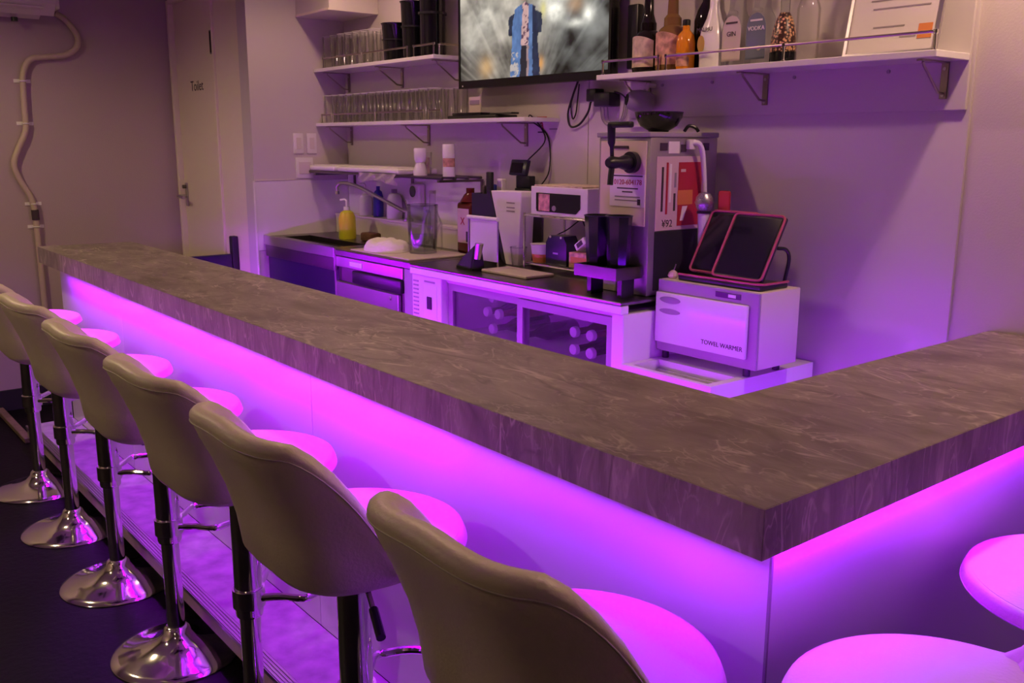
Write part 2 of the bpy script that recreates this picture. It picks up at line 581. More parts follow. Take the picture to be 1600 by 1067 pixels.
bb = thing('bar_cabinet', 'white glossy panelled bar front under the stone countertop', 'bar front', (-1.6, 0.3, 0.0))
PY, PX = 0.085, -0.040
ST, SN, SB = 0.133, -0.155, 0.070      # step: tread height, front edge, underside
for x0, x1 in ((-4.5, -3.473), (-3.47, -1.653), (-1.65, PX - 0.001)):
    b = new(); box(b, x0, x1, PY, PY + 0.018, ST + 0.001, 0.979, 0.0012, 1); obj('front_panel', b, 'white_panel', bb)
b = new(); box(b, PX - 0.018, PX, PY + 0.0005, 1.648, ST + 0.001, 0.979, 0.0012, 1); obj('front_panel', b, 'white_panel', bb)
b = new(); box(b, PX - 0.0035, PX + 0.0012, PY - 0.0012, PY + 0.0035, ST + 0.001, 0.979); obj('corner_strip', b, 'grey_plastic', bb)
b = new(); box(b, -4.498, -0.392, 0.40, 0.418, 0.0, 0.979, 0.001, 1); obj('inner_panel', b, 'white_panel', bb)
b = new(); box(b, -0.392, -0.374, 0.40, 1.648, 0.0, 0.979, 0.001, 1); obj('inner_panel', b, 'white_panel', bb)
b = new(); box(b, -4.5, -4.482, PY + 0.0185, 0.399, 0.0, 0.979, 0.001, 1); obj('end_panel', b, 'white_panel', bb)

fs = thing('foot_step', 'raised laminate foot step with ribbed metal nosing along the bar', 'foot step', (-1.6, 0.0, 0.0))
XN = 0.175      # front edge of the step on the short side
b = new()
prism(b, [(-4.5, SN + 0.043), (XN - 0.043, SN + 0.043), (XN - 0.043, 1.648), (PX + 0.001, 1.648), (PX + 0.001, PY - 0.001), (-4.5, PY - 0.001)], ST - 0.02, ST)
obj('tread', b, 'step_laminate', fs)
b = new()
prism(b, [(-4.5, SN + 0.006), (XN - 0.006, SN + 0.006), (XN - 0.006, 1.648), (XN - 0.024, 1.648), (XN - 0.024, SN + 0.024), (-4.5, SN + 0.024)], SB, ST - 0.0145)
obj('riser', b, 'riser_laminate', fs)
b = new(); prism(b, [(-4.5, SN), (XN, SN), (XN, 1.648), (XN - 0.043, 1.648), (XN - 0.043, SN + 0.043), (-4.5, SN + 0.043)], ST - 0.0142, ST - 0.001); nos = obj('metal_nosing', b, 'steel', fs)
for k in range(4):
    y = SN + 0.003 + k * 0.010
    xr = XN - 0.003 - k * 0.010
    b = new()
    prism(b, [(-4.5, y), (xr, y), (xr, 1.648), (xr - 0.005, 1.648), (xr - 0.005, y + 0.005), (-4.5, y + 0.005)], ST - 0.0009, ST + 0.002)
    obj('nosing_rib', b, 'steel', nos)
b = new(); prism(b, [(-4.5, 0.03), (0.015, 0.03), (0.015, 1.648), (PX + 0.001, 1.648), (PX + 0.001, PY - 0.001), (-4.5, PY - 0.001)], 0.0, ST - 0.0201); obj('kick_board', b, 'black_matte', fs)

# LED strips in channels fixed under the countertop; an unseen baffle is added to the outer ones to dim the panel top
def led(x0, x1, y0, y1, m, label, added_baffle=None):
    t = thing('led_strip', label, 'light strip', ((x0 + x1) / 2, (y0 + y1) / 2, 0.968))
    b = new(); box(b, x0 - 0.002, x1 + 0.002, y0 - 0.002, y1 + 0.002, 0.9793, 0.9808); obj('channel', b, 'steel', t)
    b = new(); box(b, x0, x1, y0, y1, 0.9768, 0.9791); obj('diffuser', b, m, t)
    if added_baffle:
        b = new(); box(b, *added_baffle, 0.9670, 0.9792); obj('added_baffle', b, 'steel', t)  # added out of sight to block direct light on the bar front

led(-4.30, -2.20, 0.022, 0.034, 'led_far', 'magenta glowing LED strip under the far half of the long counter', (-4.30, -2.20, 0.0365, 0.0385))
led(-2.18, -0.92, 0.022, 0.034, 'led_mid', 'magenta glowing LED strip under the middle of the long counter', (-2.18, -0.92, 0.0365, 0.0385))
led(-0.90, -0.05, 0.022, 0.034, 'led_near', 'violet glowing LED strip under the long counter next to its corner', (-0.90, -0.05, 0.0365, 0.0385))
led(-0.030, -0.018, 0.06, 1.62, 'led_near', 'violet glowing LED strip under the outer edge of the short counter', (-0.0345, -0.0325, 0.06, 1.62))
led(-4.30, -0.45, 0.436, 0.448, 'led_inner_long', 'blue-violet LED strip under the kitchen side of the long counter')
led(-0.418, -0.406, 0.48, 1.62, 'led_inner_short', 'blue-violet LED strip under the kitchen side of the short counter')

# ------------------------------------------------------------------ bar stools
def sstep(t):
    t = max(0.0, min(1.0, t))
    return t * t * (3 - 2 * t)


def make_stool():
    t = thing('bar_stool', 'x', 'bar stool', (0, 0, 0), 'white swivel bar stools')
    NT = 64
    SZ = 0.815

    def rim(th):
        """plan direction, back amount, rim reach and rim height at an angle from the front"""
        a = abs(math.degrees(th))
        B = sstep((a - 88) / 44.0)
        sn, cs = math.sin(th), math.cos(th)
        n = 2.0 if a < 90 else 2.0 + 1.1 * sstep((a - 90) / 40.0)
        k = (abs(sn) ** n + abs(cs) ** n) ** (-1.0 / n)       # superellipse reach, 1 on the axes
        R = k * (0.240 if a < 90 else 0.240 - 0.026 * cs * cs)
        z = SZ + 0.272 * B + 0.016 * B * sstep((a - 120) / 60.0)
        return B, R, z
    def lean_pt(d, r, z, B):
        f = max(0.0, (z - 0.79) / 0.30) * B
        return (d[0] * r * (1 - 0.10 * f), d[1] * r - 0.050 * f ** 1.3, z)
    # outer shell with rolled rim and inner back
    b = new()
    rings = []
    for k in range(NT):
        th = -PI + 2 * PI * k / NT
        B, R, zr = rim(th)
        q = R / 0.240
        pr = [(0.075, 0.745), (0.135 * q, 0.747), (0.178 * q, 0.756), (0.204 * q, 0.772), (0.217 * q, 0.790)]
        Rt = R + 0.026 * B
        zmid = 0.790
        for f in (0.25, 0.5, 0.75, 0.9):
            z = zmid + (zr - 0.024 - (0.010 * B) - zmid) * f
            r = 0.217 * q + (Rt - 0.217 * q) * f + 0.010 * math.sin(PI * f) * (1 - B) - 0.012 * B * math.sin(PI * f)
            pr.append((r, z))
        w = 0.030 + 0.026 * B
        pr += [(Rt, zr - 0.018), (Rt - 0.003, zr - 0.010), (Rt - 0.2 * w, zr - 0.003), (Rt - 0.45 * w, zr), (Rt - 0.75 * w, zr - 0.005), (Rt - w, zr - 0.024)]
        zi = SZ - 0.012
        for f in (0.25, 0.5, 0.75, 1.0):
            z = (zr - 0.024) + (zi - (zr - 0.024)) * f
            r = (Rt - w) + (0.165 * q - (Rt - w)) * (f ** 1.6)
            pr.append((r, z))
        d = (math.sin(th), math.cos(th))
        rings.append([b.verts.new(lean_pt(d, r, z, B)) for r, z in pr])
    for k in range(NT):
        a, c = rings[k], rings[(k + 1) % NT]
        for i in range(len(a) - 1):
            b.faces.new((a[i], c[i], c[i + 1], a[i + 1]))
    b.faces.new([r[0] for r in rings])
    obj('seat_shell', b, 'leather', t, 60)
    # seat cushion
    b = new()
    rr = []
    for f in (0.0, 0.3, 0.6, 0.8, 0.92, 1.0):
        ring = []
        for k in range(NT):
            th = -PI + 2 * PI * k / NT
            B, R, zr = rim(th)
            rad = (R - 0.014 - 0.036 * B) * f
            z = SZ + 0.0005 + 0.013 * (1 - f ** 2.2)
            ring.append((math.sin(th) * rad, math.cos(th) * rad, z))
        rr.append([b.verts.new(p) for p in ring] if f > 0 else [b.verts.new((0, 0, SZ + 0.0135))])
    rr.append([b.verts.new((v.co.x, v.co.y, SZ - 0.02)) for v in rr[-1]])
    for a, c in zip(rr, rr[1:]):
        for k in range(NT):
            k2 = (k + 1) % NT
            if len(a) == 1:
                b.faces.new((a[0], c[k], c[k2]))
            else:
                b.faces.new((a[k], c[k], c[k2], a[k2]))
    cu = obj('seat_cushion', b, 'leather', t, 60)
    b = new()
    tube(b, [((0.19) * math.sin(a), -0.06 - 0.05 * math.cos(a * 1.0), SZ + 0.0085) for a in [(-0.9 + 1.8 * i / 20) for i in range(21)]], 0.0016, 6)
    obj('seam', b, 'leather_seam', cu)
    # piping along the rim
    b = new()
    pts = []
    for k in range(NT * 2):
        th = -PI + PI * k / NT
        B, R, zr = rim(th)
        pts.append(lean_pt((math.sin(th), math.cos(th)), R + 0.026 * B + 0.0004, zr - 0.026, B))
    tube(b, pts, 0.0016, 6, True)
    obj('piping', b, 'leather_seam', t, 80)
    b = new(); box(b, -0.085, 0.085, -0.085, 0.085, 0.728, 0.7445, 0.004, 1); obj('swivel_plate', b, 'black_plastic', t)
    b = new(); lathe(b, [(0, 0.728), (0.036, 0.728), (0.036, 0.385), (0.034, 0.378), (0, 0.378)], seg=28); sl = obj('column_sleeve', b, 'chrome', t)
    b = new(); lathe(b, [(0, 0.378), (0.027, 0.378), (0.027, 0.075), (0, 0.075)], seg=28); obj('column_pole', b, 'chrome', t)
    b = new(); lathe(b, [(0.0, 0.092), (0.030, 0.092), (0.038, 0.086), (0.043, 0.074), (0.060, 0.052), (0.095, 0.034), (0.140, 0.022), (0.178, 0.014), (0.198, 0.008), (0.203, 0.003), (0.200, 0.0), (0, 0.0)], seg=56); obj('base', b, 'chrome', t, 50)
    b = new()
    pts = [(-0.030, 0.02, 0.43), (-0.055, 0.06, 0.43)] + [(-0.105 * math.cos(a), 0.105 + 0.125 * math.sin(a), 0.43) for a in [i * PI / 14 for i in range(15)]] + [(0.055, 0.06, 0.43), (0.030, 0.02, 0.43)]
    tube(b, smooth_path(pts, 3), 0.010, 10); obj('footrest', b, 'chrome', t)
    b = new(); lathe(b, [(0.0365, 0.405), (0.042, 0.405), (0.042, 0.455), (0.0365, 0.455), (0.0365, 0.405)], seg=24); obj('footrest_collar', b, 'chrome', t)
    b = new(); tube(b, smooth_path([(0.03, 0.0, 0.722), (0.10, -0.02, 0.712), (0.19, -0.05, 0.678)], 5), 0.006, 8); lv = obj('lift_lever', b, 'chrome', t)
    b = new(); tube(b, [(0.14, -0.033, 0.6975), (0.205, -0.055, 0.672)], 0.0095, 10); obj('lever_grip', b, 'black_plastic', lv)
    return t


stool = make_stool()
STOOLS = [(-0.19, -0.215, 0.0, 'white leather bar stool nearest the counter corner, its back filling the lower middle'),
          (-0.845, -0.235, 0.0, 'second white bar stool from the counter corner along the long arm'),
          (-1.415, -0.235, 0.03, 'third white bar stool from the counter corner along the long arm'),
          (-2.01, -0.24, -0.02, 'fourth white bar stool from the counter corner along the long arm'),
          (-2.63, -0.24, 0.02, 'fifth white bar stool from the counter corner along the long arm'),
          (-3.25, -0.24, 0.0, 'sixth white bar stool from the corner, its back cut by the left edge'),
          (-3.85, -0.235, 0.0, 'farthest white bar stool, only seat and chrome base showing at left'),
          (0.265, 0.10, PI / 2 + 0.15, 'white bar stool facing the short counter arm, closer to the corner'),
          (0.24, 0.715, PI / 2, 'white bar stool facing the short counter arm, farther from the corner')]
for i, (x, y, rz, lab) in enumerate(STOOLS):
    s = stool if i == 0 else dup(stool, (0, 0, 0))
    s.location = (x, y, 0)
    s.rotation_euler = (0, 0, rz)
    s['label'] = lab

# ------------------------------------------------------------------ back counter: sink, dishwasher, fridge
sk = thing('sink_unit', 'steel-topped sink unit with black front in the niche', 'sink unit', (-3.8, 1.36, 0))
SX0, SX1, FY = XL + 0.0065, -3.385, 1.10
b = new()
# steel top with a basin cut out
for a in ((SX0, -4.10, FY, YB - 0.008), (-3.46, SX1, FY, YB - 0.008), (-4.10, -3.46, FY, 1.17), (-4.10, -3.46, 1.33, YB - 0.008)):
    box(b, a[0], a[1], a[2], a[3], KT - 0.03, KT)
obj('steel_top', b, 'steel_dark', sk)
b = new(); box(b, SX0, SX1, FY - 0.006, FY - 0.0005, KT - 0.045, KT + 0.008, 0.002, 1); obj('front_lip', b, 'steel', sk)
b = new()
box(b, -4.10, -4.09, 1.17, 1.33, KT - 0.20, KT - 0.0305); box(b, -3.47, -3.46, 1.17, 1.33, KT - 0.20, KT - 0.0305)
box(b, -4.09, -3.47, 1.17, 1.18, KT - 0.20, KT - 0.0305); box(b, -4.09, -3.47, 1.32, 1.33, KT - 0.20, KT - 0.0305)
box(b, -4.09, -3.47, 1.18, 1.32, KT - 0.20, KT - 0.19)
obj('basin', b, 'steel_dark', sk)
b = new(); box(b, SX0, SX1, FY + 0.02, FY + 0.04, 0.0, KT - 0.0305); box(b, SX0, SX0 + 0.02, FY + 0.0405, YB - 0.01, 0, KT - 0.0305); box(b, SX1 - 0.02, SX1, FY + 0.0405, YB - 0.01, 0, KT - 0.0305)
obj('cabinet', b, 'navy_board', sk)
b = new(); box(b, SX0 + 0.01, SX1 - 0.01, FY + 0.001, FY + 0.0195, KT - 0.11, KT - 0.0455, 0.002, 1); obj('fascia', b, 'steel_dark', sk)

fc = thing('faucet', 'bent chrome faucet reaching over the sink', 'faucet', (-3.44, 1.55, 1.19))
b = new(); lathe(b, [(0, 0), (0.03, 0), (0.03, 0.01), (0.018, 0.018), (0.016, 0.05), (0, 0.05)], (-3.44, 1.57, 1.1905), 18); obj('valve_body', b, 'steel', fc)
b = new(); tube(b, smooth_path([(-3.44, 1.57, 1.235), (-3.47, 1.55, 1.25), (-3.62, 1.50, 1.31), (-3.76, 1.45, 1.365), (-3.87, 1.42, 1.378), (-3.905, 1.41, 1.362), (-3.91, 1.41, 1.335)], 5), 0.010, 10); obj('spout', b, 'steel', fc)
b = new(); tube(b, [(-3.44, 1.57, 1.241), (-3.40, 1.53, 1.30)], 0.007, 8); obj('lever', b, 'steel', fc)
b = new(); tube(b, [(-3.91, 1.41, 1.334), (-3.91, 1.41, 1.316)], 0.013, 10); obj('aerator', b, 'chrome', fc)

lg = thing('sink_ledge', 'beige ledge board along the wall behind the sink', 'ledge', (-3.5, 1.6, KT))
b = new(); box(b, -4.195, -2.95, 1.545, YB - 0.0065, 1.178, 1.19, 0.002, 1); obj('ledge_top', b, 'off_white', lg)
b = new(); box(b, -4.195, -2.95, 1.55, 1.565, KT + 0.0005, 1.1775, 0.001, 1); obj('ledge_front', b, 'off_white', lg)

# dishwasher
dw = thing('dishwasher', 'steel undercounter dishwasher beside the sink', 'dishwasher', (-3.03, 1.36, 0))
b = new(); box(b, -3.382, -2.672, FY, YB - 0.01, KT - 0.03, KT, 0.003, 1); obj('steel_top', b, 'steel_dark', dw)
b = new(); box(b, -3.382, -2.765, FY + 0.02, YB - 0.01, 0.0, KT - 0.0305, 0.003, 1); obj('body', b, 'steel_dark', dw)
b = new(); box(b, -3.38, -2.767, FY + 0.004, FY + 0.0195, KT - 0.085, KT - 0.032, 0.003, 1); cp = obj('control_panel', b, 'steel', dw)
b = new(); box(b, -3.24, -3.12, FY + 0.001, FY + 0.0038, KT - 0.072, KT - 0.048, 0.001, 1); obj('display', b, 'white_gloss', cp)
b = new(); box(b, -3.21, -2.77, FY - 0.004, FY + 0.0195, KT - 0.150, KT - 0.09, 0.006, 2); obj('door_handle', b, 'black_plastic', dw)
b = new(); box(b, -3.375, -2.80, FY, FY + 0.0195, 0.12, KT - 0.156, 0.004, 1); dr = obj('door', b, 'steel', dw)
b = new(); tube(b, [(-2.86, FY - 0.0005, 0.90), (-2.86, FY - 0.005, 0.90)], 0.008, 10); obj('door_badge', b, 'chrome', dr)
b = new(); box(b, -2.763, -2.672, FY + 0.012, YB - 0.01, 0.0, KT - 0.0305, 0.003, 1); obj('filler_cabinet', b, 'grey_plastic', dw)
b = new(); box(b, -3.3835, -3.378, FY - 0.004, FY + 0.0035, 0.1, KT + 0.004); obj('edge_strip', b, 'steel', dw)

# glass-door fridge
fr = thing('undercounter_fridge', 'white undercounter fridge with two sliding glass doors and steel top', 'fridge', (-2.02, 1.36, 0))
FX0, FX1 = -2.668, -1.372
b = new(); box(b, FX0, FX1, FY - 0.02, YB - 0.002, KT - 0.012, KT, 0.003, 1); obj('steel_worktop', b, 'steel_dark', fr)
b = new(); box(b, FX0, FX1, FY - 0.018, FY + 0.02, KT - 0.042, KT - 0.0125, 0.003, 1); obj('top_rail', b, 'white_gloss', fr)
b = new(); box(b, FX0, -2.445, FY - 0.006, YB - 0.002, 0.05, KT - 0.0425, 0.003, 1); cmp_ = obj('compressor_panel', b, 'white_gloss', fr)
for k in range(16):
    z = KT - 0.075 - k * 0.018
    b = new(); box(b, FX0 + 0.012, FX0 + 0.052, FY - 0.0085, FY - 0.0062, z, z + 0.007); obj('vent_slat', b, 'grey_plastic', cmp_)
b = new(); box(b, -2.575, -2.475, FY - 0.0075, FY - 0.0062, 0.82, 1.0, 0.0005, 1); obj('label_plate', b, 'white_plastic', cmp_)
b = new(); box(b, -2.548, -2.512, FY - 0.012, FY - 0.0078, 0.895, 0.95, 0.002, 1); obj('thermostat', b, 'black_plastic', cmp_)
b = new(); box(b, -2.57, -2.49, FY - 0.0075, FY - 0.0062, 1.010, 1.018); obj('name_strip', b, 'grey_plastic', cmp_)
b = new(); box(b, -1.428, FX1, FY - 0.006, YB - 0.002, 0.05, KT - 0.0425, 0.003, 1); obj('right_post', b, 'white_gloss', fr)
b = new()
box(b, -2.444, -1.429, YB - 0.04, YB - 0.002, 0.05, KT - 0.0425)
box(b, -2.444, -1.429, FY, YB - 0.0405, 0.05, 0.09)
box(b, -2.444, -1.429, FY + 0.0205, YB - 0.0405, KT - 0.06, KT - 0.0425)
obj('cabinet_lining', b, 'white_gloss', fr)
b = new(); box(b, -2.43, -1.44, FY + 0.08, YB - 0.06, 0.80, 0.806); obj('wire_shelf', b, 'white_plastic', fr)
b = new(); box(b, -2.40, -1.45, FY + 0.085, FY + 0.10, KT - 0.085, KT - 0.0605); obj('lamp_cover', b, 'white_plastic', fr)
for (x0, x1, y) in ((-2.443, -1.925, FY + 0.030), (-1.950, -1.430, FY + 0.006)):
    b = new()
    for q in ((x0, x0 + 0.032, 0.095, KT - 0.062), (x1 - 0.032, x1, 0.095, KT - 0.062), (x0 + 0.032, x1 - 0.032, KT - 0.092, KT - 0.062), (x0 + 0.032, x1 - 0.032, 0.095, 0.13)):
        box(b, q[0], q[1], y, y + 0.018, q[2], q[3])
    gd = obj('door_frame', b, 'grey_plastic', fr)
    b = new(); box(b, x0 + 0.032, x1 - 0.032, y + 0.007, y + 0.011, 0.13, KT - 0.092); obj('glass_pane', b, 'glass_pane', gd)

# bottles lying in the fridge, caps to the front
def lying_bottle(x, z, mname, label):
    t = thing('chilled_bottle', label, 'bottle', (x, FY + 0.10, z), 'bottles lying in the fridge')
    b = new()
    v = lathe(b, [(0, 0), (0.013, 0), (0.013, 0.06), (0.034, 0.12), (0.036, 0.27), (0.03, 0.28), (0, 0.28)], (0, 0, 0), 18)
    bmesh.ops.rotate(b, verts=v, cent=(0, 0, 0), matrix=Matrix.Rotation(-PI / 2, 3, 'X'))
    bmesh.ops.translate(b, verts=v, vec=(x, FY + 0.12, z + 0.036)); obj('glass_body', b, mname, t)
    b = new()
    v = lathe(b, [(0, 0), (0.019, 0), (0.021, 0.004), (0.021, 0.018), (0, 0.018)], (0, 0, 0), 18)
    bmesh.ops.rotate(b, verts=v, cent=(0, 0, 0), matrix=Matrix.Rotation(-PI / 2, 3, 'X'))
    bmesh.ops.translate(b, verts=v, vec=(x, FY + 0.1005, z + 0.036)); obj('cap', b, 'white_gloss', t)


for x, z, m_, lab in ((-2.235, 0.9375, 'amber_glass', 'topmost of the three white-capped bottles behind the left glass door'),
                      (-2.272, 0.873, 'dark_bottle', 'left lower white-capped bottle behind the left glass door'),
                      (-2.195, 0.873, 'amber_glass', 'right lower white-capped bottle behind the left glass door'),
                      (-2.235, 0.8065, 'dark_bottle', 'bottom white-capped bottle behind the left glass door'),
                      (-2.05, 0.8065, 'dark_bottle', 'white-capped bottle by the frame of the left glass door'),
                      (-1.735, 0.873, 'red_liquor', 'left of the two white-capped bottles behind the right glass door'),
                      (-1.645, 0.873, 'red_liquor', 'right of the two white-capped bottles behind the right glass door'),
                      (-1.735, 0.8065, 'dark_bottle', 'lower left white-capped bottle behind the right glass door'),
                      (-1.645, 0.8065, 'dark_bottle', 'lower right white-capped bottle behind the right glass door')):
    lying_bottle(x, z, m_, lab)
b = new(); box(b, -1.56, -1.50, FY + 0.12, FY + 0.30, 0.8065, 1.0, 0.004, 1); solo('drink_carton', b, 'white_plastic', 'tall white carton at the right inside the glass-door fridge', 'carton')

# ------------------------------------------------------------------ towel warmer and its stand
st = thing('warmer_stand', 'low white stand with an open recess under the towel warmer', 'stand', (-1.17, 1.33, 0))
TX0, TX1, TY0, TZ = -1.368, -0.985, 1.085, 0.872
b = new()
box(b, TX0, TX1, TY0, TY0 + 0.022, 0, TZ); box(b, TX0, TX0 + 0.03, TY0 + 0.0225, 1.62, 0, TZ); box(b, TX1 - 0.03, TX1, TY0 + 0.0225, 1.62, 0, TZ)
box(b, TX0 + 0.0305, TX1 - 0.0305, 1.24, 1.62, TZ - 0.03, TZ)
obj('frame', b, 'white_panel', st)
b = new(); box(b, TX0 + 0.0305, TX1 - 0.0305, TY0 + 0.0225, 1.2395, TZ - 0.09, TZ - 0.08); obj('recess_floor', b, 'grey_plastic', st)
b = new(); box(b, TX0 + 0.0305, TX1 - 0.0305, 1.225, 1.2395, TZ - 0.079, TZ - 0.0305); obj('recess_back', b, 'white_panel', st)

tw = thing('towel_warmer', 'white box-shaped towel warmer with fold-down door right of the fridge', 'towel warmer', (-1.165, 1.36, TZ + 0.001))
WX0, WX1, WY0, WY1, WZ0, WZ1 = -1.366, -0.948, 1.25, 1.465, 0.902, 1.148
b = new(); box(b, WX0, WX1, WY0 + 0.012, WY1, WZ0, WZ1, 0.004, 2); body = obj('cabinet', b, 'off_white', tw)
b = new(); box(b, WX0, WX1, WY0 + 0.002, WY0 + 0.0118, WZ0, WZ1, 0.003, 1); obj('front_bezel', b, 'grey_plastic', tw)
b = new(); box(b, WX0 + 0.003, WX1 - 0.035, WY0 - 0.012, WY0 + 0.0018, WZ0 + 0.032, WZ1 - 0.042, 0.004, 2); td = obj('door', b, 'white_gloss', tw)
def oval(bm, x0, x1, z0, z1, y0, y1, n=20, taper=0.0):
    cx_, cz_ = (x0 + x1) / 2, (z0 + z1) / 2
    prism(bm, [(cx_ + (x1 - x0) / 2 * math.cos(2 * PI * k / n), cz_ + (z1 - z0) / 2 * math.sin(2 * PI * k / n)) for k in range(n)], y0, y1, 'y')
b = new(); oval(b, -1.343, -1.252, 1.072, 1.095, WY0 - 0.0135, WY0 - 0.0121); obj('grip_recess', b, 'grey_plastic', td)
b = new(); oval(b, -1.343, -1.252, 1.035, 1.054, WY0 - 0.0135, WY0 - 0.0121); obj('grip_recess', b, 'grey_plastic', td)
lettering('lettering', 'TOWEL WARMER', 0.021, 'dark_print', td, (-1.075, WY0 - 0.0124, 0.965), FACE_Y)
b = new(); box(b, -1.118, -1.018, WY0 - 0.001, WY0 + 0.0019, WZ1 - 0.030, WZ1 - 0.012, 0.001, 1); sw = obj('switch_plate', b, 'black_plastic', tw)
b = new(); box(b, -1.065, -1.035, WY0 - 0.003, WY0 - 0.0012, WZ1 - 0.026, WZ1 - 0.016, 0.0005, 1); obj('rocker', b, 'white_gloss', sw)
for x in (WX0 + 0.02, WX1 - 0.055):
    for y in (WY0 + 0.03, WY1 - 0.03):
        b = new(); lathe(b, [(0, 0), (0.012, 0), (0.012, WZ0 - TZ - 0.0015), (0, WZ0 - TZ - 0.0015)], (x, y, TZ + 0.001), 12); obj('foot', b, 'black_plastic', tw)

# two karaoke tablets in a charging dock
dk = thing('tablet_dock', 'black double charging dock with red rim on the towel warmer', 'dock', (-1.12, 1.33, WZ1))
b = new(); box(b, -1.30, -0.965, 1.275, 1.42, WZ1 + 0.0005, WZ1 + 0.018, 0.005, 2); obj('tray', b, 'black_plastic', dk)
b = new(); tube(b, [(-1.295, 1.272, WZ1 + 0.022), (-0.985, 1.272, WZ1 + 0.022), (-0.962, 1.29, WZ1 + 0.022), (-0.962, 1.415, WZ1 + 0.022)], 0.004, 6); obj('rim', b, 'magenta_rim', dk)
b = new(); tube(b, smooth_path([(-0.98, 1.42, WZ1 + 0.02), (-0.975, 1.43, WZ1 + 0.09), (-0.985, 1.425, WZ1 + 0.12), (-1.0, 1.40, WZ1 + 0.125)], 5), 0.006, 8); obj('support_bow', b, 'black_plastic', dk)
def tablet(x0, Y0, lab):
    t = thing('tablet', lab, 'tablet', (x0 + 0.08, Y0, WZ1 + 0.02), 'karaoke tablets in the dock')
    rot = Matrix.Rotation(math.radians(-30), 3, 'X')
    piv = (x0, Y0, WZ1 + 0.031)
    W, Hh = 0.195, 0.225
    b = new(); box(b, x0, x0 + W, Y0, Y0 + 0.018, WZ1 + 0.031, WZ1 + 0.031 + Hh, 0.006, 2, rot, piv); obj('case', b, 'black_plastic', t)
    b = new()
    r_, n_ = 0.016, 5
    corners = []
    for cx_, cz_, a0 in ((x0 + r_, WZ1 + 0.031 + r_, PI), (x0 + W - r_, WZ1 + 0.031 + r_, 1.5 * PI), (x0 + W - r_, WZ1 + 0.031 + Hh - r_, 0), (x0 + r_, WZ1 + 0.031 + Hh - r_, 0.5 * PI)):
        for k in range(n_ + 1):
            a = a0 + k * PI / 2 / n_
            corners.append((cx_ + r_ * math.cos(a), Y0 - 0.001, cz_ + r_ * math.sin(a)))
    corners = [Vector(piv) + rot @ (Vector(c) - Vector(piv)) for c in corners]
    tube(b, corners, 0.0042, 6, True); obj('bumper', b, 'magenta_rim', t)
    b = new(); box(b, x0 + 0.010, x0 + W - 0.010, Y0 - 0.0018, Y0 - 0.0002, WZ1 + 0.04, WZ1 + 0.02 + Hh, 0, 1, rot, piv); obj('screen', b, 'black_gloss', t)
tablet(-1.295, 1.325, 'left tablet with pinkish rim in the dock on the towel warmer')
tablet(-1.170, 1.290, 'right tablet with pinkish rim in the dock on the towel warmer')
kn = thing('glass_ornament', 'tiny shiny glass ornament left of the tablets', 'ornament', (-1.335, 1.29, WZ1))
b = new(); lathe(b, [(0, 0.0005), (0.012, 0.0005), (0.018, 0.01), (0.014, 0.022), (0.006, 0.028), (0, 0.03)], (-1.335, 1.29, WZ1), 8); obj('body', b, 'label_cream', kn, 10)
b = new(); tube(b, [(-1.332, 1.29, WZ1 + 0.028), (-1.325, 1.292, WZ1 + 0.05)], 0.002, 6); obj('stem', b, 'steel', kn)

# ------------------------------------------------------------------ beer server
bs = thing('beer_server', 'steel countertop beer server with black tap', 'beer server', (-1.52, 1.4, KT))
BX0, BX1, BY0, BY1, BZ1 = -1.652, -1.405, 1.235, 1.58, 1.618
b = new(); box(b, BX0, BX1, BY0, BY1, KT + 0.001, BZ1, 0.005, 2); cab = obj('cabinet', b, 'server_steel', bs)
b = new(); box(b, BX0 - 0.004, BX1 + 0.004, BY0 - 0.01, BY1 + 0.002, BZ1 + 0.0003, BZ1 + 0.018, 0.003, 1); obj('lid', b, 'grey_plastic', bs)
b = new(); box(b, BX0 + 0.014, BX1 - 0.014, BY0 - 0.006, BY0 - 0.0002, 1.32, BZ1 - 0.012, 0.002, 1); obj('front_plate', b, 'server_front', bs)
b = new(); box(b, BX1 + 0.0002, BX1 + 0.003, BY0 + 0.03, BY1 - 0.06, KT + 0.02, 1.302, 0.001, 1); obj('black_panel', b, 'black_matte', bs)  # plain black panel over the lower side of the cabinet
nt_ = new(); box(nt_, -1.585, -1.42, BY0 - 0.0085, BY0 - 0.0064, 1.385, 1.495); notice = obj('service_notice', nt_, 'paper', bs)
lettering('lettering', '0120-604178', 0.025, 'red_print', notice, (-1.499, BY0 - 0.0088, 1.467), FACE_Y)
for z, w_ in ((1.489, 0.14), (1.447, 0.10), (1.435, 0.05), (1.418, 0.12), (1.406, 0.12)):
    b = new(); box(b, -1.50 - w_ / 2, -1.50 + w_ / 2, BY0 - 0.0090, BY0 - 0.0086, z - 0.0022, z + 0.0022); obj('print_line', b, 'dark_print' if z > 1.43 else 'grey_print', notice)
b = new(); box(b, -1.452, -1.438, BY0 - 0.0090, BY0 - 0.0086, 1.392, 1.412); obj('print_mark', b, 'dark_print', notice)
b = new(); box(b, -1.58, -1.50, BY0 - 0.0095, BY0 - 0.0064, 1.580, 1.590, 0.001, 1); obj('nameplate', b, 'dark_print', bs)
